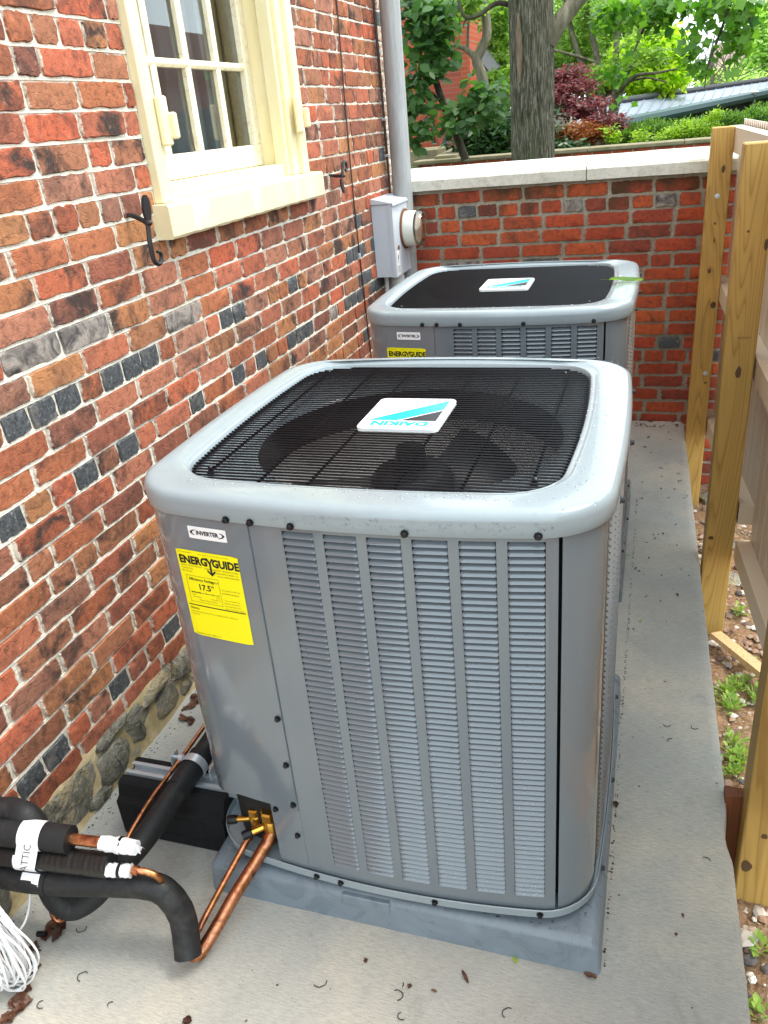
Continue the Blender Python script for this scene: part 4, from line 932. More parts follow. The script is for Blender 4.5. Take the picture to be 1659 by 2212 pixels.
    bar(0.09, 0.395, 0.62, 0.399, M['ink']); bar(0.09, 0.815, 0.62, 0.819, M['ink']); bar(0.09, 0.395, 0.094, 0.819, M['ink']); bar(0.616, 0.395, 0.62, 0.819, M['ink'])
    words('Efficiency Rating', 0.13, 0.47, 0.062, M['ink'], 0.012); words('(SEER2)*', 0.47, 0.47, 0.04, M['ink']); words('17.5*', 0.26, 0.605, 0.125, M['ink'], 0.025)
    bar(0.13, 0.655, 0.27, 0.668, M['ink']); bar(0.27, 0.658, 0.58, 0.664, M['ink'])
    for u in (0.13, 0.27, 0.37, 0.48, 0.58): bar(u, 0.64, u+0.006, 0.675, M['ink'])
    words('13.4', 0.13, 0.71, 0.035, fp_); words('21.5', 0.53, 0.71, 0.035, fp_); words('Least Efficient', 0.13, 0.745, 0.028, fp_); words('Most Efficient', 0.44, 0.745, 0.028, fp_); words('Range of Similar Models', 0.24, 0.785, 0.03, fp_)
    for i, s in enumerate(('For energy cost info, visit', 'productinfo.energy.gov')): words(s, 0.65, 0.56+i*0.05, 0.033, fp_ if i == 0 else M['ink'], sx=0.86)
    for i, s in enumerate(('* Your air conditioner\'s', 'efficiency rating may be', 'better depending on the', 'coil your contractor installs.')): words(s, 0.65, 0.72+i*0.045, 0.031, fp_, sx=0.86)
    bar(0.03, 0.868, 0.97, 0.883, M['ink'])
    words('Notice', 0.05, 0.945, 0.052, M['ink'], 0.012); words('Federal law allows this unit to be installed in all U.S. states and', 0.05, 0.995, 0.031, fp_, sx=0.98); words('territories.', 0.05, 1.035, 0.031, fp_)
    words('Energy Efficiency Ratio 2 (EER2): 11.0', 0.05, 1.36, 0.028, M['ink'])
    # pad tab
    return t
def text_mesh(s, size, offset, align='LEFT', sx=1.0):
    c = bpy.data.curves.new('t', 'FONT'); c.body = s; c.size = size; c.offset = offset; c.align_x = align; c.resolution_u = 2
    o = bpy.data.objects.new('t', c); COL.objects.link(o); dg = bpy.context.evaluated_depsgraph_get(); dg.update()
    me = bpy.data.meshes.new_from_object(o.evaluated_get(dg)); bpy.data.objects.remove(o); bpy.data.curves.remove(c)
    me.transform(Matrix.Diagonal((sx, 1, 1, 1))); return me
def xf(me, m4, mt_=None):
    me.transform(m4)
    if mt_: me.materials.clear(); me.materials.append(mt_)
    return me
def pad(loc, label, sc=1.0):
    t = thing('equipment_pad', label, 'equipment pad', (loc[0], loc[1], 0), 'plastic pads under the condensers')
    x0, x1, y0, y1, h = loc[0]-0.397, loc[0]+0.439, loc[1]-0.456, loc[1]+0.40, 0.08
    b = MB(); R4 = 0.012; rings = []
    for (o, z) in ((0.004, 0.0), (0.002, 0.03), (0.0, h-0.016), (-0.003, h-0.007), (-0.010, h-0.001), (-0.02, h)):
        pts = []
        for (cx_, cy_, a0) in ((x1, y1, 0), (x0, y1, PI/2), (x0, y0, PI), (x1, y0, 1.5*PI)):
            sx_ = -1 if cx_ == x1 else 1; sy_ = -1 if cy_ == y1 else 1
            for k in range(5): a = a0+PI/2*k/4; pts.append((cx_+sx_*(R4-o*0)+R4*math.cos(a)+(-sx_)*o, cy_+sy_*(R4)+R4*math.sin(a)+(-sy_)*o, z))
        rings.append(pts)
    b.rings(rings, True, True, True); b.build('slab', M['pad'], t, smooth=True, angle=50)
    b = MB(); xm = loc[0]-0.03; b.cbox(xm-0.052, xm+0.052, y0-0.004, y0+0.01, h-0.032, h-0.004, 0.002); b.build('name_tab', M['pad'], t)
    return t
unit = make_unit()
def copy_thing(root, loc, rz, label):
    def cp(o, par):
        c = o.copy(); COL.objects.link(c)
        if par is not None: c.parent = par
        for ch in list(o.children): cp(ch, c)
        return c
    r = cp(root, None); r.location = loc; r.rotation_euler = (0, 0, rz); r['label'] = label; return r
unit2 = copy_thing(unit, (-0.020, 1.341, 0.08), 0.0034, 'farther grey condenser unit before the yard wall, with a green leaf on its top')
pad((0, 0), 'grey plastic equipment pad under the nearest condenser unit'); pad((-0.02, 1.341), 'grey plastic equipment pad under the farther condenser unit')

# ------------------------------------------------------------------ line set
def P(px, py, z): return Vector(atz(px*0.42, 1515+py*0.42, z))
ls = thing('refrigerant_line', 'black foam covered suction line with bare copper end running to the nearest condenser valves', 'pipe', (-0.4, -0.65, 0.1), 'refrigerant lines')
p2 = [Vector((-0.86, -0.66, 0.205)), P(0, 885, 0.20), P(280, 925, 0.198), P(640, 935, 0.195), P(800, 955, 0.188), P(880, 1010, 0.165), P(935, 1100, 0.12), P(955, 1200, 0.08), P(968, 1310, 0.045)]
b = MB(); q_ = spline(p2, 10); rq = random.Random(3); b.tube(q_, [0.0272+0.0003*math.sin(i*0.9)+rq.uniform(-0.00015, 0.00015) for i in range(len(q_))], 24); b.build('foam_cover', M['foam'], ls, smooth=True)
b = MB(); e_ = P(268, 924, 0.198); b.tube([e_-Vector((0.0012, 0, 0)), e_+Vector((0.0012, 0, 0))], 0.0284, 24, cap=False); b.build('foam_joint', M['rubber'], ls, smooth=True)
c2 = [P(968, 1290, 0.045), P(1005, 1305, 0.032), P(1045, 1270, 0.04), P(1120, 1150, 0.065), P(1200, 1010, 0.09), P(1300, 850, 0.115), P(1400, 680, 0.150), P(1405, 640, 0.160)]
b = MB(); q = spline(c2, 8); b.tube(q, [0.0135+(0.0022 if (len(q)*0.80 < i < len(q)*0.88) else 0) for i in range(len(q))], 16); b.build('copper_pipe', M['copper_old'], ls, smooth=True)
b = MB()
for i in range(5): k = 10+i*1; b.tube([q[k], q[k]+(q[k+1]-q[k])*0.4], 0.0150, 16)
b.build('bend_ribs', M['copper'], ls, smooth=True)
ll = thing('refrigerant_line', 'thin bare copper liquid line with a bright elbow beside the nearest condenser suction line', 'pipe', (-0.4, -0.6, 0.1), 'refrigerant lines')
l1 = [P(560, 868, 0.25), P(700, 870, 0.245), P(760, 878, 0.24), P(815, 905, 0.225), P(850, 960, 0.18), P(905, 1080, 0.10), P(970, 1180, 0.05), P(1015, 1185, 0.045), P(1050, 1120, 0.06), P(1180, 880, 0.10), P(1285, 690, 0.135), P(1312, 640, 0.150)]
b = MB(); b.tube(spline(l1, 8), 0.0068, 12); b.build('copper_pipe', M['copper'], ll, smooth=True)
b = MB(); b.tube([P(688, 870, 0.245), P(712, 871, 0.245)], 0.0095, 12); b.build('coupling', M['copper'], ll, smooth=True)
b = MB(); v0, v1 = P(1285, 690, 0.135), P(1275, 705, 0.132); b.tube([v1, v0, P(1292, 675, 0.138)], 0.0095, 12); b.build('coupling', M['copper_old'], ll, smooth=True)
# service valves
def valve(lab, px, py, z, sc, pd):
    c = P(px, py, z); t = thing('service_valve', lab, 'valve', tuple(c), 'brass service valves under the service panel')
    b = MB(); b.lathe([(0.010*sc, -0.034*sc), (0.014*sc, -0.020*sc), (0.017*sc, 0.0), (0.015*sc, 0.010*sc), (0.013*sc, 0.014*sc)], 12, Matrix.Translation(c)); b.build('valve_body', M['brass'], t, smooth=True, angle=30)
    b = MB(); b.lathe([(0.0165*sc, 0.0142*sc), (0.0165*sc, 0.030*sc), (0.014*sc, 0.034*sc)], 6, Matrix.Translation(c)); b.build('hex_cap', M['brass'], t)
    b = MB(); e = c+Vector(pd); b.tube([c, e], 0.0065*sc, 10); b.build('port', M['brass'], t, smooth=True)
    d = Vector(pd).normalized(); b = MB(); b.tube([e, e+d*0.008, e+d*0.022], [0.0088, 0.0105, 0.0098], 12); b.build('port_cap', M['black'], t, smooth=True)
    b = MB(); b.tube([c+Vector((0, 0, 0.002)), c+Vector((0.035, 0.12, 0.03))], 0.010*sc, 10); b.build('stub', M['copper_old'], t, smooth=True)
valve('small brass service valve with black cap, left one on the liquid line', 1318, 598, 0.168, 0.95, (-0.042, -0.010, -0.004))
valve('larger brass service valve at the top of the thick stained copper pipe', 1395, 628, 0.172, 1.2, (-0.034, -0.026, -0.006))
# the far unit's lines
fl = thing('refrigerant_line', 'long black foam covered line looping down and running beside the wall past the rubber block', 'pipe', (-0.5, -0.5, 0.1), 'refrigerant lines')
f1 = [Vector((-0.90, -0.58, 0.33)), P(-40, 548, 0.32), P(60, 560, 0.32), P(150, 600, 0.31), P(205, 700, 0.26), P(235, 880, 0.18), P(290, 1010, 0.115), P(370, 1060, 0.085), P(470, 1010, 0.10), P(560, 910, 0.14), P(630, 830, 0.172), Vector((-0.502, -0.50, 0.186)), Vector((-0.500, -0.30, 0.190)), Vector((-0.502, 0.2, 0.190)), Vector((-0.50, 0.85, 0.19)), Vector((-0.43, 0.98, 0.19))]
b = MB(); b.tube(spline(f1, 8), 0.0262, 20); b.build('foam_cover', M['foam'], fl, smooth=True)
b = MB(); b.tube([(-0.502, -0.37, 0.188), (-0.501, -0.26, 0.19)], 0.029, 20); b.build('foam_sleeve', M['foam'], fl, smooth=True)
b = MB(); f2 = [Vector((-0.86, -0.60, 0.16)), Vector((-0.78, -0.61, 0.13)), P(230, 990, 0.09), P(275, 1110, 0.03), P(330, 1125, 0.02), P(420, 1050, 0.06), Vector((-0.545, -0.60, 0.16)), Vector((-0.5365, -0.45, 0.200)), Vector((-0.5345, -0.30, 0.205)), Vector((-0.535, 0.25, 0.205)), Vector((-0.53, 0.9, 0.2))]
b.tube(spline(f2, 8), 0.0052, 10); b.build('copper_pipe', M['copper'], fl, smooth=True)
# attic stubs
at_ = thing('insulated_pipe_stub', 'black foam pipe stub with bare copper end wrapped in white tape, top of the bundle', 'pipe', (-0.65, -0.63, 0.3), 'capped pipe stubs marked with white tape')
a0, a1, a2, a3 = Vector((-0.88, -0.655, 0.305)), P(365, 712, 0.292), P(540, 728, 0.290), P(690, 748, 0.288)
b = MB(); b.tube([a0, P(0, 672, 0.300), P(200, 690, 0.296), a1], 0.0275, 20); b.build('foam_cover', M['foam'], at_, smooth=True)
b = MB(); b.tube([a1-Vector((0.02, 0, 0)), a2], 0.0112, 14); b.build('copper_pipe', M['copper'], at_, smooth=True)
def wrap(par, p, q, r, seed, fl_=0.0):
    rr = random.Random(seed); b = MB(); pts = []; rs = []
    n = 12
    for i in range(n): t = i/(n-1); pts.append(p+(q-p)*t); rs.append(r*(1.06-0.10*abs(t-0.5)+rr.uniform(-0.09, 0.09))*(1+fl_*max(0, t-0.75)))
    b.tube(pts, rs, 11)
    for i, v in enumerate(b.v): b.v[i] = (v[0]+rr.uniform(-1, 1)*0.0012, v[1]+rr.uniform(-1, 1)*0.0012, v[2]+rr.uniform(-1, 1)*0.0012)
    b.build('tape_wrap', M['tape'], par)
wrap(at_, P(520, 727, 0.290), P(700, 752, 0.288), 0.0150, 4)
d_ = (P(700, 752, 0.288)-P(520, 727, 0.290)).normalized()
b = MB(); e = P(690, 750, 0.288); rr = random.Random(8)
for k in range(3):
    s_ = [e+Vector((0, 0, -0.012)), e+Vector((0, 0, 0.013)), e+d_*0.018+Vector((0, -0.006+0.006*k, 0.015-0.012*k)), e+d_*0.010+Vector((0, 0.004*k, -0.018+0.006*k))]; b.poly(s_)
b.build('loose_tape', M['tape'], at_)
b = MB(); b.tube([P(618, 739, 0.289), P(632, 741, 0.289)], 0.0168, 16); b.build('zip_tie', M['black'], at_, smooth=True)
cs = thing('insulated_pipe_stub', 'black tape wound corrugated pipe stub ending in crumpled white tape, middle of the bundle', 'pipe', (-0.65, -0.64, 0.25), 'capped pipe stubs marked with white tape')
b = MB(); pts = []; rs = []; g0, g1 = P(-60, 775, 0.252), P(572, 845, 0.248); rr = random.Random(12)
for i in range(70): t = i/69; pts.append(g0+(g1-g0)*t); rs.append(0.0245+(0.00045*math.sin(i*2.1) if i > 12 else 0)+rr.uniform(-0.0004, 0.0004))
b.tube([g0+(g0-g1)*0.45]+pts, [0.0245]+rs, 20); b.build('taped_cover', M['tape_black'], cs, smooth=True)
wrap(cs, P(552, 868, 0.250), P(676, 872, 0.247), 0.0125, 9, 0.6)
b = MB(); b.tube([P(612, 870, 0.249), P(626, 871, 0.249)], 0.0148, 16); b.build('zip_tie', M['black'], cs, smooth=True)
# white marking band around the bundle
bd = thing('tape_band', 'white tape band round the pipe bundle with ATTIC written on it by hand', 'tape', (-0.66, -0.65, 0.25))
def band(cA, cB, r, a0, a1, name, par=bd):
    b = MB(); pr = []
    ax = (cB-cA).normalized(); up = Vector((0, 0, 1)); sd_ = ax.cross(up).normalized(); up = sd_.cross(ax)
    for i in range(25):
        a = a0+(a1-a0)*i/24; d = (up*math.sin(a)+sd_*math.cos(a))*r; pr.append([tuple(cA+d), tuple(cB+d)])
    b.rings(pr, closed=False); return b.build(name, M['tape'], par, smooth=True)
A0, A1 = P(125, 682, 0.298), P(235, 694, 0.295); B0, B1 = P(105, 793, 0.252), P(215, 806, 0.251); C0, C1 = P(150, 903, 0.200), P(240, 915, 0.199)
band(A0, A1, 0.0288, -0.6, 2.9, 'upper_band'); 
axd = (A1-A0).normalized(); sdv = axd.cross(Vector((0, 0, 1))).normalized()
band(B0, B1, 0.0264, -2.2, 0.9, 'middle_band'); bandC = band(C0, C1, 0.0288, -2.6, 1.2, 'lower_band')
b = MB(); r_ = 0.0275
p_ = [A0+sdv*0.0288, A1+sdv*0.0288, B1+sdv*0.0275, B0+sdv*0.0275]; b.poly(p_); flat = b.build('joining_band', M['tape'], bd)
me = text_mesh('ATTIC', 0.022, -0.0003, 'CENTER'); zc = (A0+A1+B0+B1)/4+sdv*0.0300
upv = ((A0+A1)/2-(B0+B1)/2).normalized()
mm = Matrix.Identity(4); xa_ = upv; ya_ = -axd; za_ = sdv
for i in range(3): mm[i][0], mm[i][1], mm[i][2], mm[i][3] = xa_[i], ya_[i], za_[i], zc[i]
put('lettering', xf(me, mm @ Matrix.Translation((0, -0.008, 0)), M['ink']), bd)
# rubber block with strut and clamp
rb = thing('rubber_support_block', 'black rubber pipe support block with zinc strut on the slab beside the wall', 'pipe support', (-0.54, -0.3, 0))
b = MB(); x0, x1 = -0.690, -0.405; rr = random.Random(4)
pf = [(-0.362, 0.0), (-0.366, 0.012), (-0.366, 0.108), (-0.352, 0.116), (-0.344, 0.146), (-0.336, 0.151), (-0.3195, 0.151), (-0.3195, 0.137), (-0.2785, 0.137), (-0.2785, 0.151), (-0.262, 0.151), (-0.254, 0.146), (-0.246, 0.116), (-0.232, 0.108), (-0.232, 0.0)]
b.prism([(x0, y, z) for y, z in pf], (x1-x0, 0, 0)); blk = b.build('block', M['rubber'], rb)
b = MB(); b.box(x0+0.04, x1-0.05, -0.3675, -0.3655, 0.03, 0.034); b.box(x0+0.04, x1-0.05, -0.3675, -0.3655, 0.086, 0.09); b.box(x0+0.04, x0+0.044, -0.3675, -0.3655, 0.034, 0.086); b.box(x1-0.054, x1-0.05, -0.3675, -0.3655, 0.034, 0.086); b.build('moulded_frame', M['rubber'], rb)
b = MB(); sx0, sx1 = -0.684, -0.385; ya, yb = -0.318, -0.280
b.box(sx0, sx1, ya, yb, 0.1375, 0.1395); b.box(sx0, sx1, ya, ya+0.002, 0.1397, 0.158); b.box(sx0, sx1, yb-0.002, yb, 0.1397, 0.158); b.box(sx0, sx1, ya+0.0022, ya+0.010, 0.156, 0.158); b.box(sx0, sx1, yb-0.010, yb-0.0022, 0.156, 0.158); b.build('strut', M['zinc'], rb)
b = MB(); pr = []
for i in range(15):
    a = -0.5+i/14*(PI+1.0); pr.append([(-0.501+0.0315*math.cos(a), -0.306, 0.190+0.0315*math.sin(a)), (-0.501+0.0315*math.cos(a), -0.284, 0.190+0.0315*math.sin(a))])
b.rings(pr, closed=False); b.build('clamp', M['zinc'], rb, smooth=True)
b = MB(); b.lathe([(0.008, 0), (0.008, 0.012), (0.004, 0.012), (0.004, 0.028)], 6, Matrix.Translation((-0.525, -0.295, 0.212)) @ Matrix.Rotation(-PI/2, 4, 'Y')); b.build('clamp_bolt', M['zinc'], rb)
b = MB(); b.box(-0.55, -0.548, -0.31, -0.28, 0.17, 0.222); b.box(-0.452, -0.45, -0.31, -0.28, 0.17, 0.2); b.build('clamp_leg', M['zinc'], rb)
# white cable coil
cc = thing('cable_coil', 'coil of thin white cables hanging from the pipe bundle to the slab', 'cable', (-0.72, -0.72, 0.02)); rr = random.Random(31)
for i in range(26):
    cx_, cy_, cz_ = -0.700+rr.uniform(-0.02, 0.02), -0.765+rr.uniform(-0.022, 0.022), 0.128
    rx, rz = 0.066+rr.uniform(-0.030, 0.016), 0.123+rr.uniform(-0.024, 0.0); tilt = rr.uniform(-0.35, 0.25); ph = rr.uniform(0, 6)
    pts = []
    for k in range(28):
        a = 2*PI*k/28; X = rx*math.cos(a)*(1+0.25*math.sin(a)*-1); Z = rz*math.sin(a)
        pts.append((cx_+X*0.93+0.12*Z*0, cy_+X*tilt*0.9+0.004*math.sin(a*3+ph), cz_+Z+rr.uniform(-0.0015, 0.0015)))
    b = MB(); b.tube(pts, 0.0023, 6, closed=True); b.build('cable_loop', M['cable_white'], cc, smooth=True)
b = MB(); b.tube(spline([P(120, 905, 0.19), P(150, 960, 0.17), P(150, 1050, 0.14), P(120, 1150, 0.11), P(40, 1240, 0.07), P(-30, 1300, 0.05)], 6), 0.0023, 6); b.build('cable_end', M['cable_white'], cc, smooth=True)
b = MB(); c = P(192, 1196, 0.01); b.tube([c, c+Vector((0.02, 0.004, 0.001))], 0.006, 10); tag(b.build('cable_offcut', M['black'], smooth=True), 'short black offcut of tube on the slab by the white cables', 'offcut')

# ------------------------------------------------------------------ fence, posts, stake
def fx(y): return 0.746+(2.4-y)*0.0345
def post(xl, xr, y, z0, z1, label, lean=0.0, bolts=(), knots=()):
    t = thing('wooden_post', label, 'post', ((xl+xr)/2, y, z0), 'treated wooden posts carrying the vinyl fence')
    b = MB(); b.cbox(-(xr-xl)/2, (xr-xl)/2, 0, 0.089, 0, z1-z0, 0.003); me = b.mesh('timber', M['wood']); o = put('timber', me, t, loc=((xl+xr)/2, y, z0)); t.rotation_euler = (0, lean, 0)
    for (u, z) in bolts:
        b = MB(); b.lathe([(0.0105, 0), (0.0105, 0.0015), (0.006, 0.0017), (0.006, 0.006), (0.0035, 0.0065), (0.0035, 0.009)], 12, Matrix.Translation(((xl+xr)/2+u, y, z)) @ Matrix.Rotation(PI/2, 4, 'X')); b.build('bolt', M['zinc'], t, smooth=True)
    for (u, z, w_, h) in knots:
        b = MB(); rr = random.Random(int(z*1000)); pts = [((xl+xr)/2+u+w_*math.cos(2*PI*k/12)*rr.uniform(0.8, 1.1), y-0.0006, z+h*math.sin(2*PI*k/12)*rr.uniform(0.8, 1.1)) for k in range(12)]
        b.poly(pts[::-1]); b.build('knot', M['knot'], t)
    return t
post(0.652, 0.740, 2.40, -0.42, 1.376, 'farthest treated pine post, with two bolts, in front of the yard wall', 0.004, [(-0.002, 1.11), (0.018, 0.335)], [(0.012, 1.215, 0.008, 0.017), (-0.001, 1.0, 0.005, 0.006), (0.002, 0.93, 0.003, 0.014), (-0.006, 0.80, 0.007, 0.012), (0.024, 0.65, 0.012, 0.016), (0.022, 0.29, 0.007, 0.005)])
post(0.689, 0.782, 1.20, -0.38, 1.370, 'second treated pine post from the yard wall, with a large round knot', 0.0, [], [(-0.013, 1.13, 0.004, 0.004), (0.002, 0.70, 0.009, 0.022), (-0.028, 0.10, 0.010, 0.008), (0.040, 1.09, 0.006, 0.02)])
post(0.736, 0.828, 0.00, -0.38, 1.36, 'nearest treated pine post at the right edge, with two knots near its foot', 0.0, [], [(-0.030, -0.145, 0.013, 0.02), (-0.002, -0.04, 0.008, 0.009)])
def stamp(xc, y, z, s_, size):
    me = text_mesh(s_, size, 0.0, 'CENTER'); return xf(me, Matrix.Translation((xc, y-0.0008, z)) @ Matrix.Rotation(PI/2, 4, 'X') @ Matrix.Rotation(PI, 4, 'Z'), M['knot'])
sp2 = [o for o in bpy.data.objects if o.name.startswith('wooden_post')][1]
put('ink_stamp', stamp(0.745, 1.2, 0.815, '118101878', 0.009), sp2)
def fence_bay(ya, yb, zl_a, zl_b, label):
    t = thing('vinyl_fence', label, 'fence', (fx((ya+yb)/2), (ya+yb)/2, 0.1), 'beige vinyl fence bays')
    def rail(za0, za1, zb0, zb1, w_, nm, mt_='vinyl', inset=0.0):
        b = MB(); xa, xb = fx(ya)+inset, fx(yb)+inset
        b.v += [(xa, ya, za0), (xa+w_, ya, za0), (xa+w_, ya, za1), (xa, ya, za1), (xb, yb, zb0), (xb+w_, yb, zb0), (xb+w_, yb, zb1), (xb, yb, zb1)]
        for f in ((0, 1, 2, 3), (7, 6, 5, 4), (0, 4, 5, 1), (1, 5, 6, 2), (2, 6, 7, 3), (3, 7, 4, 0)): b._f(f)
        b.build(nm, M[mt_], t)
    rail(1.278, 1.372, 1.278, 1.372, 0.052, 'top_rail'); rail(0.668, 0.742, 0.668, 0.742, 0.045, 'middle_rail'); rail(zl_a-0.075, zl_a, zl_b-0.075, zl_b, 0.05, 'bottom_rail')
    n = int((ya-yb)/0.098); 
    for i in range(n):
        y1 = ya-(ya-yb)*i/n; y0 = ya-(ya-yb)*(i+1)/n; b = MB()
        def bx(y): return fx(y)+0.046
        zt_, za, zb_ = 1.30, zl_a+(zl_b-zl_a)*i/n-0.05, zl_a+(zl_b-zl_a)*(i+1)/n-0.05
        q = [(y0+0.0005, 0.011), (y0+0.006, 0.0), (y1-0.006, 0.0), (y1-0.0005, 0.011)]
        b.rings([[(bx(y)+d, y, zb_) for y, d in q]+[(bx(y1)+0.02, y1-0.0005, zb_), (bx(y0)+0.02, y0+0.0005, zb_)], [(bx(y)+d, y, zt_) for y, d in q]+[(bx(y1)+0.02, y1-0.0005, zt_), (bx(y0)+0.02, y0+0.0005, zt_)]], True, True, True)
        b.build('board', M['vinyl'], t)
    b = MB(); nn = int((ya-yb)/0.056)
    bk = MB()
    for i in range(nn):
        y = ya-(ya-yb)*(i+0.5)/nn; h = (ya-yb)/nn/2; x = fx(y)+0.0545
        b = MB(); b.prism([(x, y-h*0.25, 1.3725), (x, y+h*0.25, 1.3725), (x, y+h*0.97, 1.396), (x, y-h*0.97, 1.396)], (0.003, 0, 0)); b.build('picket_top', M['vinyl_white'], t)
    for (q0, q1) in ((ya, yb),):
        bk.prism([(fx(q0)+0.060, q0, 1.3725), (fx(q0)+0.066, q0, 1.3725), (fx(q1)+0.066, q1, 1.3725), (fx(q1)+0.060, q1, 1.3725)], (0, 0, 0.021))
    bk.build('trim_backing', M['salmon'], t)
    return t
fence_bay(2.62, 1.20, 0.085, 0.235, 'beige vinyl fence bay between the yard wall and the second wooden post')
fence_bay(1.199, 0.0, 0.10, 0.245, 'beige vinyl fence bay between the second and the nearest wooden post')
fence_bay(-0.001, -1.3, 0.12, 0.2, 'beige vinyl fence bay outside the right edge')
b = MB(); s0, s1, s2, s3 = [Vector(atz(*p, 0.012)) for p in ((1564, 1697), (1613, 1704), (1616, 1722), (1567, 1721))]
top_ = [s0, s1, s2, s3]; cen = sum(top_, Vector())/4; 
b.prism([tuple(p) for p in top_][::-1], (0.006, -0.006, -0.40)); tag(b.build('wooden_stake', M['wood_red']), 'dark red wooden stake wedged between the slab and the nearest post', 'stake')
b = MB(); a_, c_ = Vector(atz(1545, 1375, -0.27)), Vector(atz(1630, 1445, -0.25)); d_ = (c_-a_).normalized(); n_ = Vector((-d_.y, d_.x, 0))
b.v += [tuple(p) for p in (a_-n_*0.02, a_+n_*0.02, a_+n_*0.02+Vector((0, 0, 0.02)), a_-n_*0.02+Vector((0, 0, 0.02)), c_+d_*0.1-n_*0.02, c_+d_*0.1+n_*0.02, c_+d_*0.1+n_*0.02+Vector((0, 0, 0.025)), c_+d_*0.1-n_*0.02+Vector((0, 0, 0.025)))]
for f in ((0, 1, 2, 3), (7, 6, 5, 4), (0, 4, 5, 1), (1, 5, 6, 2), (2, 6, 7, 3), (3, 7, 4, 0)): b._f(f)
tag(b.build('wood_scrap', M['wood2']), 'pale split wood scrap lying on the soil beside the second post', 'wood scrap')

# soil litter: gravel, weeds, rubble
rr = random.Random(77); b = MB()
def pebble(b, x, y, z, r, rv):
    b.rv = rv; n = 6; b0 = len(b.v); jit = [rr.uniform(0.7, 1.25) for _ in range(n)]
    for k, (h, s_) in enumerate(((-0.3, 0.8), (0.25, 1.0), (0.6, 0.55))):
        for i in range(n): a = 2*PI*i/n; b.v.append((x+r*s_*jit[i]*math.cos(a), y+r*s_*jit[i]*math.sin(a), z+r*h*0.8*rr.uniform(0.8, 1.2)))
    for k in range(2):
        for i in range(n): b._f([b0+k*n+i, b0+k*n+(i+1) % n, b0+(k+1)*n+(i+1) % n, b0+(k+1)*n+i])
    b._f([b0+2*n+i for i in range(n)])
for i in range(1700):
    y = rr.uniform(-1.3, 2.6); x = rr.uniform(0.72, 1.05); pebble(b, x, y, -0.268-0.035*max(0, y), rr.choice([0.004, 0.006, 0.008, 0.012])*rr.uniform(0.7, 1.5), rr.uniform(0.02, 1))
for (px, py, r, rv) in ((1594, 2030, 0.024, 0.8), (1606, 2118, 0.012, 0.93), (1597, 2075, 0.018, 0.03), (1590, 2150, 0.016, 0.04), (1583, 1690, 0.012, 0.03)):
    p = atz(px+20, py, -0.262); pebble(b, p[0], p[1], p[2], r, rv)
b.rv = 0; b.build('gravel', M['gravel'], kind='stuff')
b = MB()
def leafpoly(b, c, d, n, L, W_, rv, fold=0.2):                      # ovate folded leaf
    b.rv = rv; s_ = d.cross(n).normalized(); nn = n
    p = [c, c+d*L*0.3+s_*W_*0.5+nn*fold*W_, c+d*L*0.65+s_*W_*0.42+nn*fold*W_, c+d*L, c+d*L*0.65-s_*W_*0.42+nn*fold*W_, c+d*L*0.3-s_*W_*0.5+nn*fold*W_]
    b0 = len(b.v); b.v += [tuple(q) for q in p]; b._f([b0, b0+1, b0+2, b0+3]); b._f([b0, b0+3, b0+4, b0+5])
def weed(cx_, cy_, cz_, n, r):
    for i in range(n):
        a = rr.uniform(0, 2*PI); e = rr.uniform(0.2, 1.1); d = Vector((math.cos(a)*math.cos(e), math.sin(a)*math.cos(e), math.sin(e)))
        o = Vector((cx_, cy_, cz_))+d*r*rr.uniform(0.1, 0.9)
        if rr.random() < 0.45: leafpoly(b, Vector((cx_+rr.uniform(-r, r)*0.3, cy_+rr.uniform(-r, r)*0.3, cz_)), d, Vector((0, 0, 1)), r*rr.uniform(0.6, 1.3), 0.003, rr.uniform(0.2, 1))
        else: leafpoly(b, o, d, Vector((0.1, 0.1, 1)), rr.uniform(0.012, 0.026), rr.uniform(0.009, 0.016), rr.uniform(0.1, 1))
for (px, py, n, r) in ((1600, 1300, 40, 0.035), (1575, 1480, 90, 0.05), (1580, 1515, 90, 0.05), (1600, 1465, 60, 0.05), (1585, 1590, 50, 0.04), (1600, 1640, 60, 0.045), (1580, 1660, 50, 0.04), (1620, 1420, 40, 0.04), (1600, 2175, 30, 0.03), (1650, 2200, 30, 0.04), (1590, 1620, 50, 0.04), (1640, 1500, 60, 0.06), (1640, 2050, 25, 0.03)):
    p = atz(px, py, -0.265); weed(p[0], p[1], -0.268-0.035*max(0, p[1]), n, r)
b.build('weeds', M['lf_weed'], kind='stuff')
b = MB(); rr = random.Random(3)
for i, (x, y, s_) in enumerate(((0.80, 2.45, 0.05), (0.84, 2.2, 0.06), (0.80, 1.9, 0.05), (0.86, 1.95, 0.045), (0.83, 1.65, 0.05))):
    q = MB(); pebble(q, x, y, -0.33, s_*1.2, 0.01); tag(q.build('rubble_stone', M['stone']), ('flat grey rubble stone on the soil between the first and second posts'), 'stone', 'rubble stones on the soil by the fence')

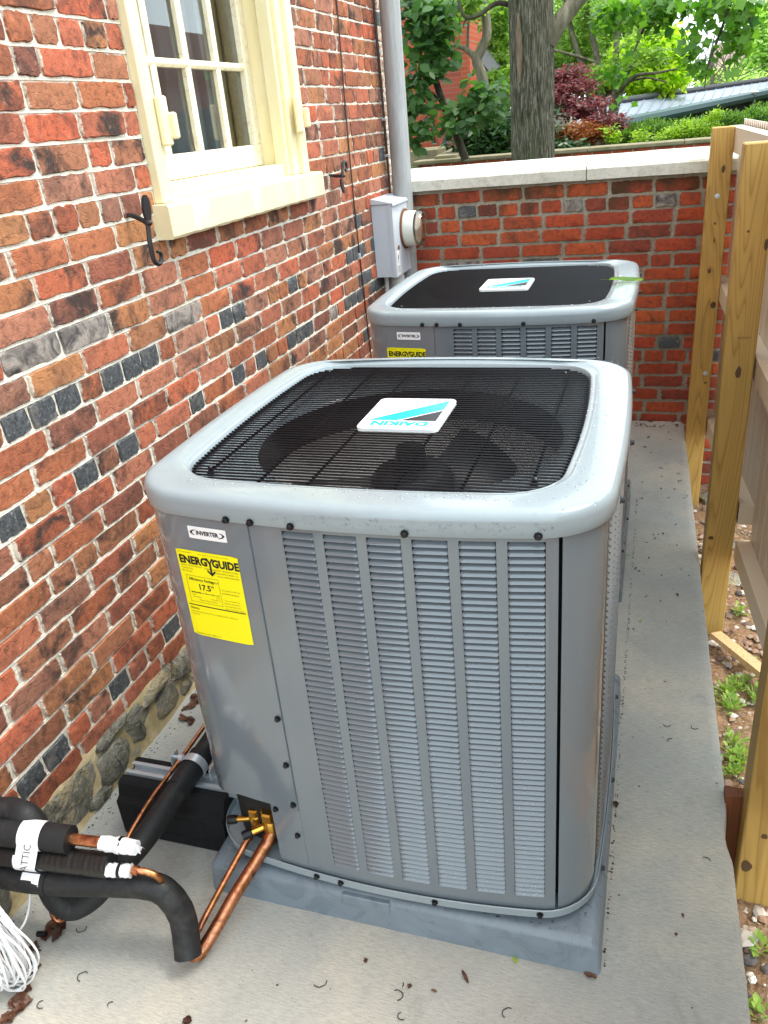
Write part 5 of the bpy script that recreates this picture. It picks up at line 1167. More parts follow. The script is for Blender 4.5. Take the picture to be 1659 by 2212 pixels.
# ------------------------------------------------------------------ litter on the slab
rr = random.Random(55)
tw = [(1035, 1985), (1046, 2040), (1052, 2075), (1060, 2110), (940, 2000), (905, 2145), (1415, 1380), (1440, 1595), (1495, 1405), (1490, 1520), (1515, 1230), (1510, 1180), (1500, 960), (1530, 990), (255, 2035), (170, 2195), (120, 2230), (1370, 1545), (1475, 1960), (330, 2110), (310, 2150), (1440, 1000), (1455, 940), (1390, 1000), (1430, 1850)]
for i in range(32):
    if i < 17: px, py = [(865, 2127), (858, 2150), (868, 2195), (690, 2120), (1500, 1571), (1440, 1565), (1525, 1860), (175, 2005), (240, 2170), (180, 2110), (90, 2170), (1365, 1360), (1450, 1600), (1100, 2190), (1400, 1290), (1430, 1010), (1470, 1040)][i]
    else: px, py = rr.uniform(1375, 1490), rr.uniform(930, 1500)
    c = Vector(atz(px, py, 0.002)); r = rr.uniform(0.005, 0.012); a0 = rr.uniform(0, 6); sw_ = rr.uniform(1.2, 4.2)
    if i >= 17: r *= 0.42
    pts = [(c.x+r*math.cos(a0+sw_*k/9)*(1+0.3*k/9), c.y+r*math.sin(a0+sw_*k/9), 0.002+0.0015*math.sin(k)**2) for k in range(10)]
    b = MB(); b.tube(pts, 0.0009, 5); tag(b.build('curled_twig', M['twig']), 'tiny dark curled tendril fallen on the concrete slab', 'twig', 'curled tendrils scattered on the slab')
def dead(px, py, L, W_, label, z=0.003, mt_='deadleaf', grp='dead leaves on the slab', nm='dead_leaf', rv=None, xyz=None):
    c = Vector(atz(px, py, z)) if xyz is None else Vector(xyz); b = MB(); a = rr.uniform(0, 6.28); d = Vector((math.cos(a), math.sin(a), 0)); s_ = Vector((-d.y, d.x, 0)); b.rv = rv if rv is not None else rr.uniform(0.05, 1)
    pr = []
    for k in range(7):
        t = k/6; w_ = 1.25*W_*math.sin(PI*min(0.97, max(0.04, t)))**0.8*rr.uniform(0.7, 1.2); zc = 0.12*L*math.sin(PI*t)*rr.uniform(-0.1, 1.0)
        pr.append([tuple(c+d*L*(t-0.5)+s_*w_*u+Vector((0, 0, zc+abs(u)*W_*rr.uniform(0.0, 0.7)))) for u in (-0.5, 0, 0.5)])
    b.rings(pr, closed=False); return tag(b.build(nm, M[mt_], smooth=True), label, 'leaf', grp)
for i in range(34):
    px, py = (rr.uniform(10, 130), rr.uniform(1995, 2205)) if i < 24 else (rr.uniform(380, 430), rr.uniform(1490, 1560))
    if i < 24:
        p = atz(px, py, 0.003)
        if p[0] > -0.66: px *= 0.5
    dead(px, py, rr.uniform(0.02, 0.05), rr.uniform(0.01, 0.022), 'curled brown dead leaf in the litter at the foot of the house wall', grp='brown leaves along the house wall')
dead(1005, 2110, 0.03, 0.006, 'slender brown seed pod on the slab in front of the pad'); dead(885, 2130, 0.010, 0.009, 'small rust red bud scale on the slab in front of the pad'); dead(938, 2140, 0.013, 0.004, 'narrow tan scale on the slab left of the seed pod')
dead(1113, 2074, 0.014, 0.007, 'small yellow green leaf touching the front edge of the pad', mt_='lf_bright', rv=0.9); dead(1330, 1738, 0.02, 0.012, 'curled brown leaf caught against the right side of the pad'); dead(790, 2075, 0.01, 0.008, 'small red brown bud on the slab below the pad tab')
dead(405, 2205, 0.02, 0.015, 'dark dead leaf at the bottom edge of the view'); dead(1275, 2108, 0.025, 0.01, 'wet brown leaf under the right front corner of the pad'); dead(1475, 1977, 0.010, 0.005, 'tiny red brown fleck right of the pad corner'); dead(1460, 2018, 0.007, 0.006, 'tiny orange husk on the slab right of the pad corner')
for i in range(40):
    px, py = rr.uniform(1372, 1478), rr.uniform(906, 922) if i < 26 else rr.uniform(925, 1300)
    dead(px, py, rr.uniform(0.008, 0.022), rr.uniform(0.004, 0.01), 'small brown leaf fleck on the far end of the slab near the yard wall', grp='leaf flecks at the far end of the slab')
for (px, py, nm) in ((1500, 998, 'far'), (1530, 1075, 'middle'), (1366, 1200, 'near'), (1393, 1342, 'nearest')): dead(px-10, py, 0.014, 0.006, 'tiny yellow green leaflet on the bare slab strip', mt_='lf_bright', grp='yellow green leaflets on the slab', rv=rr.uniform(0.5, 1))
gb = MB()
for i in range(1500):
    q = rr.random()
    if q < 0.5: x, y = WX+0.02+abs(rr.gauss(0, 0.03)), rr.uniform(-1.3, 2.6)
    elif q < 0.7: x, y = rr.uniform(-0.8, edge_x(2.5)-0.02), 2.655-abs(rr.gauss(0, 0.03))
    elif q < 0.85: x, y = rr.uniform(0.446, 0.452), rr.uniform(-0.45, 1.7)
    else: x, y = rr.uniform(-0.8, 0.68), rr.uniform(-1.3, 2.6)
    pebble_ = rr.uniform(0.0008, 0.0028); b0 = len(gb.v); a = rr.uniform(0, 6.28); gb.rv = rr.uniform(0.02, 0.8)
    for k in range(4): gb.v.append((x+pebble_*math.cos(a+k*1.57)*rr.uniform(0.5, 1.6), y+pebble_*math.sin(a+k*1.57)*rr.uniform(0.5, 1.6), 0.0008))
    gb.v.append((x, y, 0.0008+pebble_*0.6))
    for k in range(4): gb._f([b0+k, b0+(k+1) % 4, b0+4])
gb.build('grit', M['deadleaf'], kind='stuff')
# green leaf on unit 2
lf = thing('fallen_leaf', 'fresh green leaf lying over the right rim of the farther condenser top', 'leaf', (0.37, 1.30, 0.985)); b = MB(); rr = random.Random(1); pr = []
q0, q1 = Vector((0.325, 1.290, 0.985)), Vector((0.428, 1.262, 0.984))
for k in range(9):
    t = k/8; w_ = 0.044*math.sin(PI*min(0.98, t+0.02))**0.6*(1+0.25*math.sin(k*2.5)); c = q0+(q1-q0)*t; pr.append([tuple(c+Vector((0.0, -w_*0.5, 0.004+0.004*math.sin(k)))), tuple(c+Vector((0, 0, 0.0))), tuple(c+Vector((0.005, w_*0.5, 0.007)))])
b.rv = 0.35; b.rings(pr, closed=False); b.build('blade', M['lf_mid'], lf, smooth=True); b = MB(); b.tube([q0, q0+Vector((-0.03, 0.002, 0.001))], 0.0009, 5); b.build('leaf_stem', M['lf_mid'], lf)

# water drops
def drops():
    rr = random.Random(99); b = MB()
    def drop(c, n, r):
        n = Vector(n).normalized(); u = n.orthogonal().normalized(); v = n.cross(u); e = rr.uniform(0.8, 1.3); b0 = len(b.v)
        for h, s_ in ((0, 1), (0.26, 0.78), (0.36, 0.4)):
            for k in range(7): a = 2*PI*k/7; b.v.append(tuple(c+n*r*h*0.9+(u*math.cos(a)*e+v*math.sin(a)/e)*r*s_))
        for j in range(2):
            for k in range(7): b._f([b0+j*7+k, b0+j*7+(k+1) % 7, b0+(j+1)*7+(k+1) % 7, b0+(j+1)*7+k])
        b._f([b0+14+k for k in range(7)])
    for un, (ox, oy) in (((0, 0), (0, 0)), ((0, 0), (-0.02, 1.341))):
        for i in range(520):
            s_ = rr.random()
            if s_ < 0.35: x, y = rr.uniform(-0.30, 0.36), UC-0.386-rr.uniform(-0.025, 0.025)
            elif s_ < 0.8: x, y = rr.uniform(0.355, 0.405), rr.uniform(-0.4, 0.36)
            else: x, y = rr.uniform(-0.395, 0.39), rr.choice([-0.395, 0.375])+rr.uniform(-0.02, 0.02)
            drop(Vector((ox+x, oy+y, 0.9782)), (0, 0, 1), rr.choice([0.0008, 0.0012, 0.0018])*rr.uniform(0.8, 1.3))
        if oy > 1: continue
        for i in range(150):
            x = rr.uniform(-0.1, 0.35); drop(Vector((x, front_y(x)-0.0118, rr.uniform(0.945, 0.965))), (0, -1, 0.15), rr.uniform(0.0008, 0.0018))
        for i in range(620):
            c_ = rr.choice([0, 1, 2, 3, 4, 4, 5, 5, 5]); x = -0.0930+c_*0.07389+rr.uniform(0.006, 0.051); z = 0.155+0.6*rr.random()**1.7; r_ = int((z-0.151)/0.0125); z = 0.151+r_*0.0125+0.0035
            drop(Vector((x, front_y(x)+0.0008, z)), (0, -0.62, 0.78), rr.choice([0.0012, 0.002, 0.0026])*rr.uniform(0.8, 1.1))
        for i in range(34): drop(Vector((rr.uniform(-0.05, 0.425), -0.436+rr.uniform(-0.004, 0.014), 0.0798)), (0, 0, 1), rr.choice([0.001, 0.0015, 0.003])*rr.uniform(0.7, 1.3))
        for i in range(110): drop(Vector((0.05+0.38*rr.random()**0.5, -0.4575, rr.uniform(0.006, 0.062))), (0, -1, 0), rr.uniform(0.0006, 0.0014))
        for i in range(18): drop(Vector((rr.uniform(0.395, 0.42), rr.uniform(-0.435, -0.3), 0.0796)), (0, 0, 1), rr.uniform(0.001, 0.0035))
    b.build('water_droplets', M['water'], smooth=True, kind='stuff')
drops()

# ------------------------------------------------------------------ beyond the yard wall
def tube_thing(name, segs, mt_, parent, nm='trunk', n=10):
    b = MB()
    for pts, r0, r1 in segs:
        q = spline(pts, 6); b.tube(q, [r0+(r1-r0)*i/(len(q)-1) for i in range(len(q))], n)
    return b.build(nm, M[mt_], parent, smooth=True)
def leaves(parent, blobs, count, L, W_, mt_, seed, droop=0.0, nm='crown', shape='ovate', flat=0.5, clump=0):
    """blobs: (centre, (rx,ry,rz)); leaf-sized faces gathered in clumps through the volume"""
    rg = np.random.default_rng(seed); vol = np.array([r[0]*r[1]*r[2] for c, r in blobs])**0.7; vol = vol/vol.sum()
    C = np.array([c for c, r in blobs]); Rr = np.array([r for c, r in blobs])
    ncl = clump or max(8, count//22); bi = rg.choice(len(blobs), ncl, p=vol); d = rg.normal(size=(ncl, 3)); d /= np.linalg.norm(d, axis=1)[:, None]
    cl = C[bi]+d*(rg.uniform(0.2, 0.9, (ncl, 1))**0.5)*Rr[bi]; crn = rg.uniform(-0.22, 0.22, ncl)
    ci = rg.integers(0, ncl, count); spread = (Rr[bi].mean(1)*0.10+L*0.55)[ci][:, None]
    P_ = cl[ci]+rg.normal(size=(count, 3))*spread*np.array([1, 1, 0.55])
    dd = rg.normal(size=(count, 3)); dd[:, 2] = dd[:, 2]*0.4-droop; dd /= np.linalg.norm(dd, axis=1)[:, None]
    nn = rg.normal(size=(count, 3))*flat+np.array([0, -0.25, 1.0])*(1-droop*0.7)+np.array([0, -droop*0.8, 0]); sd_ = np.cross(dd, nn); sd_ /= np.linalg.norm(sd_, axis=1)[:, None]; nn = np.cross(sd_, dd)
    s_ = rg.uniform(0.65, 1.25, (count, 1)); LL = L*s_; WW = W_*s_
    if shape == 'ovate': prof = [(0, 0), (0.28, 0.42), (0.62, 0.46), (1, 0), (0.62, -0.46), (0.28, -0.42)]
    elif shape == 'tulip': prof = [(0, 0), (0.15, 0.5), (0.5, 0.36), (0.85, 0.52), (0.8, 0), (0.85, -0.52), (0.5, -0.36), (0.15, -0.5)]
    else: prof = [(0, 0), (0.5, 0.5), (1, 0), (0.5, -0.5)]
    k = len(prof); V = np.zeros((count, k, 3))
    for i, (a, w_) in enumerate(prof): V[:, i] = P_+dd*LL*a+sd_*WW*w_+nn*WW*abs(w_)*0.25
    me = bpy.data.meshes.new(nm); N = count*k; me.vertices.add(N); me.vertices.foreach_set('co', V.reshape(-1)); me.loops.add(N); me.loops.foreach_set('vertex_index', np.arange(N, dtype=np.int32))
    me.polygons.add(count); me.polygons.foreach_set('loop_start', np.arange(0, N, k, dtype=np.int32)); me.materials.append(M[mt_])
    me.update(calc_edges=True); a = me.attributes.new('rnd', 'FLOAT', 'FACE'); a.data.foreach_set('value', np.clip(rg.uniform(0.1, 0.9, count)+crn[ci], 0, 1).astype(np.float32))
    return put(nm, me, parent)
def blob(px, py, Y, rpx, rpy, ry=None):
    c = at(px, py, Y); k = np.linalg.norm(c-CAM)/FOC; return (tuple(c), (rpx*k, (ry if ry else rpx*k), rpy*k))
V_ = lambda px, py, Y: Vector(at(px, py, Y))

# low wall with mossy cap
lw_ = thing('garden_wall', 'low red brick garden wall with mossy brown cap beyond the yard wall', 'wall', (0, 8, 0.3))
b = MB(); b.box(-2.15, 4.5, 8.0, 8.28, 0.25, 1.050); core2 = b.build('wall_core', M['mortar_back'], lw_)
lay_wall('x', [(k, 1.015-0.0667*k) for k in range(0, 3)], -2.15, 1.35, 7.995, core2, [M['brick_back'], M['glazed'], M['greybrick']], 0.0667, 0.203, 0.104, [], 60, 41, headers=set(), darkp=0.0, greyp=0.0, thick_j=0.01)
for i in range(7):
    b = MB(); xa = -2.2+i*0.96; b.cbox(xa, xa+0.956, 7.965, 8.31, 1.0505, 1.089, 0.006); b.build('cap_stone', M['mossy'], lw_)
b = MB(); a_, c_ = V_(935, 347, 8.0), V_(995, 330, 10.5); b.v += [(a_.x, 8.1, 0.4), (a_.x+0.25, 8.1, 0.4), (a_.x+0.25, 8.1, 1.12), (a_.x, 8.1, 1.12), (c_.x, 10.6, 0.4), (c_.x+0.3, 10.6, 0.4), (c_.x+0.3, 10.6, 1.16), (c_.x, 10.6, 1.16)]
for f in ((0, 1, 2, 3), (7, 6, 5, 4), (0, 4, 5, 1), (1, 5, 6, 2), (2, 6, 7, 3), (3, 7, 4, 0)): b._f(f)
b.build('return_wall', M['mossy'], lw_)
st_ = thing('stone_plinth', 'dark brownstone step and plinth at the left end of the garden wall', 'plinth', tuple(V_(915, 345, 9.0)))
b = MB(); p = V_(885, 350, 9.0); q = V_(945, 350, 9.0); b.cbox(p.x, q.x, 9.0, 9.5, 0.6, V_(915, 322, 9.0).z, 0.02); b.build('block', M['mossy'], st_)
gt = thing('iron_gate_post', 'black iron gate post with pointed finial beside the brownstone plinth', 'gate post', tuple(V_(963, 330, 9.6))); p = V_(963, 340, 9.6)
b = MB(); b.box(p.x-0.06, p.x+0.06, p.y-0.06, p.y+0.06, 0.8, p.z+0.09); b.build('post', M['iron'], gt)
b = MB(); b.lathe([(0.085, 0.0), (0.085, 0.03), (0.04, 0.05), (0.05, 0.07), (0.002, 0.18)], 4, Matrix.Translation((p.x, p.y, p.z+0.09)) @ Matrix.Rotation(PI/4, 4, 'Z')); b.build('finial', M['iron'], gt)

# big trunk
tt = thing('shade_tree', 'large grey barked tree trunk with a pale bare streak, right behind the yard wall', 'tree', tuple(V_(1150, 345, 6.6)))
Yt = 6.6; L0, L1 = V_(1106, 345, Yt), V_(1196, 342, Yt); T0, T1 = V_(1098, 0, Yt), V_(1191, 0, Yt)
c0, c1 = (L0+L1)/2, (T0+T1)/2; r0, r1 = (L1-L0).length/2, (T1-T0).length/2; dr = (c1-c0)
b = MB(); ringsT = []; rg = random.Random(6); nT = 44; ridge = [rg.uniform(-1, 1) for _ in range(nT)]
for j in range(60):
    t = -0.7+j*0.075; c = c0+dr*t; r = r0+(r1-r0)*min(t, 1.2)+(0.05*(1-(t+0.7)/0.7)**2 if t < 0 else 0)
    ringsT.append([(c.x+(r*(1+0.035*math.sin(3*2*PI*k/nT+t*2))+0.009*ridge[k]+rg.uniform(-0.004, 0.004))*math.cos(2*PI*k/nT), c.y+(r+0.009*ridge[k]+rg.uniform(-0.004, 0.004))*math.sin(2*PI*k/nT), c.z) for k in range(nT)])
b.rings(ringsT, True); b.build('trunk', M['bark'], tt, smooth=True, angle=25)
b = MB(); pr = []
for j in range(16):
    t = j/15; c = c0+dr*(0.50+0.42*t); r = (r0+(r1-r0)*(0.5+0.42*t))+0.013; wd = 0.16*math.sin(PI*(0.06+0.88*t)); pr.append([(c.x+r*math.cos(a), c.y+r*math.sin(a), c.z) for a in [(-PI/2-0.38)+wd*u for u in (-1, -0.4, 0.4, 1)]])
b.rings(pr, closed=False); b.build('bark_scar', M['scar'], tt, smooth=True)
tube_thing('x', [([V_(1185, 92, 6.6), V_(1212, 45, 6.6), V_(1265, -20, 6.7), V_(1330, -90, 6.9)], 0.075, 0.06)], 'bark_pale', tt, 'limb', 14)
tube_thing('x', [([V_(1100, 10, 6.6), V_(1070, 8, 6.55), V_(1035, 32, 6.5), V_(1008, 38, 6.5), V_(995, 18, 6.5), V_(988, -20, 6.5)], 0.022, 0.014), ([V_(1012, 38, 6.5), V_(1003, 48, 6.5), V_(1001, 60, 6.5)], 0.012, 0.004)], 'bark_dark', tt, 'branch', 8)

# overhanging tulip-tree foliage
tu = thing('tulip_tree_bough', 'hanging tulip tree boughs with dark lobed leaves at the upper right', 'tree branches', tuple(V_(1400, 0, 5.2)))
tube_thing('x', [([V_(1500, -120, 5.2), V_(1440, -40, 5.2), V_(1400, 40, 5.2), V_(1370, 110, 5.2)], 0.02, 0.005), ([V_(1620, -120, 4.8), V_(1590, -30, 4.8), V_(1560, 60, 4.8), V_(1530, 140, 4.8), V_(1522, 190, 4.8)], 0.016, 0.003), ([V_(1590, -30, 4.8), V_(1625, 60, 4.8), V_(1605, 120, 4.8)], 0.01, 0.003)], 'bark_dark', tu, 'branches', 7)
leaves(tu, [blob(1545, 8, 4.8, 45, 18), blob(1600, 45, 4.8, 26, 34), blob(1588, 105, 4.8, 22, 34), blob(1502, 85, 4.8, 9, 22), blob(1508, 150, 4.8, 17, 36), blob(1515, 25, 4.8, 12, 22), blob(1612, 10, 4.8, 20, 12)], 300, 0.062, 0.064, 'lf_tulip', 3, 0.7, 'leaves', 'tulip', 0.7, 46)
leaves(tu, [blob(1400, 8, 5.2, 75, 18), blob(1325, 45, 5.2, 26, 34), blob(1390, 45, 5.2, 34, 26), blob(1335, 120, 5.3, 22, 40), blob(1328, 195, 5.3, 16, 36), blob(1452, 20, 5.2, 24, 28)], 400, 0.058, 0.060, 'lf_tulip', 4, 0.6, 'leaves', 'tulip', 0.7, 48)

# magnolia-like tree
mg = thing('magnolia_tree', 'small tree with large oval green leaves and dark branches left of the big trunk', 'tree', tuple(V_(1000, 345, 7.5)))
tube_thing('x', [([V_(1006, 345, 7.5), V_(985, 290, 7.5), V_(958, 225, 7.5), V_(938, 165, 7.5), V_(925, 120, 7.5), V_(905, 70, 7.5), V_(893, -20, 7.5)], 0.045, 0.02), ([V_(925, 120, 7.5), V_(912, 50, 7.4), V_(905, -20, 7.4)], 0.02, 0.01), ([V_(958, 225, 7.5), V_(920, 190, 7.4), V_(880, 170, 7.3)], 0.016, 0.006), ([V_(930, 140, 7.5), V_(890, 125, 7.4), V_(870, 95, 7.4)], 0.014, 0.006), ([V_(968, 250, 7.5), V_(1020, 235, 7.4), V_(1075, 240, 7.3)], 0.014, 0.004)], 'bark_dark', mg, 'trunk', 10)
leaves(mg, [blob(895, 30, 7.3, 30, 40), blob(940, 70, 7.3, 40, 24), blob(890, 110, 7.2, 20, 40), blob(955, 115, 7.4, 26, 18), blob(895, 200, 7.2, 20, 45), blob(905, 270, 7.2, 20, 30), blob(1060, 195, 7.3, 40, 22), blob(1030, 230, 7.3, 48, 18), blob(985, 262, 7.2, 36, 14), blob(878, 300, 7.2, 10, 22), blob(925, 150, 7.3, 26, 20), blob(930, 20, 7.3, 40, 22)], 1350, 0.115, 0.075, 'lf_magnolia', 5, 0.45, 'crown', 'ovate', 0.5, 150)
rh = thing('rhododendron', 'dense dark glossy rhododendron bush against the left side of the big trunk', 'shrub', tuple(V_(1050, 345, 8.7)))
tube_thing('x', [([V_(1050, 360, 8.8), V_(1055, 300, 8.8)], 0.03, 0.01), ([V_(1060, 360, 8.8), V_(1035, 300, 8.8)], 0.02, 0.01)], 'bark_dark', rh, 'stems', 6)
leaves(rh, [blob(1050, 290, 8.8, 62, 50), blob(1020, 320, 8.7, 40, 25), blob(1085, 310, 8.7, 40, 35), blob(1080, 260, 8.9, 30, 25)], 3200, 0.11, 0.030, 'lf_rhodo', 6, 0.0, 'foliage', 'ovate', 0.5)
rh2 = thing('rhododendron', 'dark glossy shrub partly behind the right side of the big trunk', 'shrub', tuple(V_(1215, 320, 8.9)))
leaves(rh2, [blob(1205, 300, 8.8, 12, 20), blob(1225, 316, 8.7, 30, 7), blob(1198, 240, 9.2, 10, 14)], 420, 0.10, 0.028, 'lf_rhodo', 16, 0.0, 'foliage', 'ovate', 0.5)

# crooked pale trunk, red maple, orange shrub, multi-stem tree
ct = thing('crooked_tree', 'crooked pale trunk between the brick building and the big trunk', 'tree', tuple(V_(1042, 170, 10)))
tube_thing('x', [([V_(1050, 330, 10), V_(1048, 230, 10), V_(1042, 170, 10), V_(1030, 130, 10), V_(1040, 105, 10), V_(1052, 70, 10), V_(1046, 0, 10), V_(1045, -60, 10)], 0.075, 0.05), ([V_(1030, 130, 10), V_(1008, 107, 10), V_(975, 97, 10)], 0.05, 0.018), ([V_(1010, 107, 10), V_(1012, 50, 10), V_(1022, 0, 10)], 0.022, 0.01)], 'bark_pale', ct)
leaves(ct, [blob(1060, 20, 11, 40, 40), blob(1080, 100, 11, 22, 50), blob(990, 15, 9.6, 45, 22), blob(950, 40, 9.6, 40, 26), blob(1085, 170, 11, 20, 40)], 2600, 0.085, 0.045, 'lf_mid', 31, 0.2)
rm = thing('japanese_maple', 'dark red leaved Japanese maple right of the big trunk', 'tree', tuple(V_(1270, 310, 9.6)))
tube_thing('x', [([V_(1285, 320, 9.6), V_(1270, 260, 9.6), V_(1245, 225, 9.6), V_(1220, 200, 9.6)], 0.045, 0.015), ([V_(1270, 250, 9.6), V_(1290, 210, 9.6), V_(1280, 170, 9.6)], 0.025, 0.01)], 'bark_dark', rm)
leaves(rm, [blob(1235, 155, 9.6, 34, 14), blob(1240, 185, 9.5, 45, 12), blob(1225, 212, 9.4, 36, 10), blob(1270, 225, 9.4, 48, 9), blob(1235, 245, 9.3, 40, 9), blob(1305, 255, 9.2, 38, 8), blob(1328, 268, 9.2, 22, 6), blob(1210, 180, 9.6, 14, 30)], 4600, 0.055, 0.024, 'lf_red', 7, 0.25, flat=0.35)
os_ = thing('orange_shrub', 'low orange brown shrub under the red maple', 'shrub', tuple(V_(1255, 320, 8.9)))
leaves(os_, [blob(1250, 288, 8.9, 46, 18), blob(1290, 285, 8.9, 22, 18), blob(1220, 290, 8.9, 20, 14)], 2600, 0.045, 0.024, 'lf_orange', 8, 0.1)
ms = thing('multi_stem_tree', 'tree with several pale slender trunks behind the garden wall', 'tree', tuple(V_(1305, 315, 10.5)))
tube_thing('x', [([V_(1298, 330, 10.5), V_(1285, 250, 10.5), V_(1262, 160, 10.6), V_(1235, 70, 10.8), V_(1215, -20, 11)], 0.055, 0.03), ([V_(1305, 330, 10.5), V_(1303, 240, 10.5), V_(1290, 130, 10.6), V_(1272, 40, 10.8), V_(1268, -20, 11)], 0.05, 0.03),
                 ([V_(1318, 330, 10.4), V_(1320, 260, 10.4), V_(1330, 180, 10.5), V_(1332, 90, 10.6), V_(1345, 0, 10.8)], 0.06, 0.03), ([V_(1328, 330, 10.4), V_(1328, 250, 10.4), V_(1350, 175, 10.4), V_(1375, 100, 10.5), V_(1395, 20, 10.7)], 0.045, 0.02),
                 ([V_(1335, 200, 10.4), V_(1372, 165, 10.2), V_(1420, 157, 10.1), V_(1465, 148, 10)], 0.03, 0.008), ([V_(1345, 180, 10.4), V_(1395, 168, 10.2), V_(1440, 178, 10)], 0.02, 0.006), ([V_(1285, 135, 10.5), V_(1240, 120, 10.3), V_(1195, 108, 10.2)], 0.025, 0.012)], 'bark_stem', ms, 'trunk', 9)
leaves(ms, [blob(1240, 40, 11, 50, 45), blob(1320, 30, 11, 60, 40), blob(1270, 110, 11, 30, 24), blob(1400, 120, 10.6, 40, 16), blob(1225, 110, 11, 30, 30), blob(1400, 50, 11, 30, 30), blob(1300, 170, 10.3, 30, 26), blob(1345, 110, 10.3, 26, 36)], 3800, 0.075, 0.038, 'lf_mid', 9, 0.2)
# hedge of clipped yews and bright shrub
for i, (px, py, w_, h, lab) in enumerate(((1362, 296, 30, 22, 'leftmost dark yew bush behind the garden wall'), (1425, 288, 32, 22, 'second yew bush from the left, just left of the bright green shrub top'), (1492, 285, 34, 22, 'third yew bush, above the bright green shrub'), (1545, 282, 24, 22, 'fourth yew bush, directly behind the far end of the garden wall'), (1590, 273, 28, 24, 'fifth yew bush with yellowish top near the fence'), (1640, 266, 26, 28, 'rightmost loose feathery evergreen bush at the right edge'))):
    t = thing('yew_bush', lab, 'shrub', tuple(V_(px, py+h, 10)), 'evergreen bushes along the dark building')
    rgy = random.Random(i); bs = []
    for k in range(9):
        ox = (k/8-0.5)*1.7*w_; bs.append(blob(px+ox, py+rgy.uniform(-4, 6)-0.22*ox*0.2, 10+rgy.uniform(-0.15, 0.15), w_*0.22, h*rgy.uniform(0.8, 1.0)))
    tube_thing('x', [([V_(px, py+h+10, 10.1), V_(px, py, 10.1)], 0.03, 0.01)], 'bark_dark', t, 'stem', 6)
    leaves(t, bs, 5200, 0.055, 0.012, 'lf_yew', 50+i, -1.1, 'foliage', 'dia', 0.5, 500)
bs_ = thing('bright_green_shrub', 'low bright lime green shrub just behind the garden wall', 'shrub', tuple(V_(1470, 300, 8.9)))
leaves(bs_, [blob(1450, 294, 8.9, 32, 10), blob(1495, 285, 8.9, 34, 14), blob(1490, 274, 9.0, 24, 10)], 4200, 0.045, 0.014, 'lf_bright', 71, -0.1, 'foliage', 'dia', 0.5)
for (px, py, w_, h, lab, sd_) in ((1390, 300, 22, 16, 'small yellow green sapling leaves left of the lime shrub', 5), (1545, 262, 14, 22, 'light green upright sprig in front of the yews, left of the post', 6), (1322, 290, 14, 20, 'small pale leaved sprig at the foot of the multi stem tree', 8)):
    t = thing('leafy_sprig', lab, 'plant', tuple(V_(px, py+h, 8.8))); leaves(t, [blob(px, py, 8.8, w_, h)], 260, 0.05, 0.022, 'lf_bright', sd_, -0.3, 'foliage', 'ovate', 0.7)

# background foliage masses
for (nm, lab, bl, n, L, W_, mt_, sd_) in (
    ('broadleaf_tree', 'mid green broadleaf tree behind the brick building and the big trunk', [blob(1060, 60, 17, 90, 70), blob(1085, 170, 17, 50, 60), blob(1150, 60, 18, 60, 80), blob(1230, 90, 17, 70, 80), blob(1060, 130, 16, 50, 60), blob(950, 20, 17, 60, 40), blob(1075, 120, 15, 30, 40)], 12500, 0.13, 0.07, 'lf_mid', 101),
    ('broadleaf_tree', 'green tree behind the multi stem tree at upper centre', [blob(1320, 60, 19, 80, 60), blob(1290, 150, 19, 50, 45), blob(1390, 10, 20, 50, 30), blob(1240, 150, 18, 30, 30)], 6500, 0.14, 0.075, 'lf_mid', 102),
    ('yellow_green_tree', 'bright yellow green tree above the metal roof', [blob(1425, 110, 17.5, 45, 40), blob(1400, 175, 17.5, 50, 25), blob(1455, 165, 17.5, 34, 24), blob(1365, 140, 17.5, 40, 45), blob(1435, 85, 17.5, 24, 18)], 6800, 0.15, 0.085, 'lf_yellow', 103),
    ('broadleaf_tree', 'slim green tree glimpsed between the crooked trunk and the big trunk', [blob(1072, 115, 14, 22, 36), blob(1060, 60, 14, 24, 34), blob(1085, 170, 14, 16, 22)], 3600, 0.11, 0.06, 'lf_mid', 106),
    ('pale_green_tree', 'pale green tree at the right edge of the sky', [blob(1655, 95, 26, 26, 50), blob(1640, 150, 26, 26, 24), blob(1665, 40, 26, 20, 30)], 5200, 0.16, 0.09, 'lf_pale', 104),
    ('pale_green_tree', 'pale thin green bush in front of the far brown roof', [blob(1540, 150, 24, 30, 22), blob(1570, 175, 24, 60, 15), blob(1510, 175, 24, 30, 15)], 1300, 0.12, 0.06, 'lf_pale', 105)):
    c = bl[0][0]; t = thing(nm, lab, 'tree', (c[0], c[1], 1.0))
    b = MB(); b.tube([(c[0], c[1], 0.9), (c[0]+0.1, c[1], c[2]-0.2), (c[0]-0.1, c[1]+0.1, c[2]+bl[0][1][2]*0.7)], [0.18, 0.13, 0.05], 9); b.build('trunk', M['bark'], t, smooth=True)
    leaves(t, bl, n, L, W_, mt_, sd_, 0.2)
fw = MB(); rg = random.Random(17); wd = thing('bare_tree', 'thin bare branched tree in front of the far brown roof', 'tree', tuple(V_(1540, 190, 23)))
for i in range(46):
    p = V_(rg.uniform(1480, 1600), rg.uniform(150, 190), 23); q = p+Vector((rg.uniform(-1.0, 1.0), 0, rg.uniform(0.2, 1.3))); fw.tube([p, (p+q)/2+Vector((rg.uniform(-0.1, 0.1), 0, 0.05)), q], [0.014, 0.01, 0.004], 5)
fw.tube([V_(1540, 200, 23), V_(1535, 120, 23), V_(1545, 70, 23)], [0.05, 0.035, 0.01], 6); fw.build('branches', M['bark_pale'], wd)

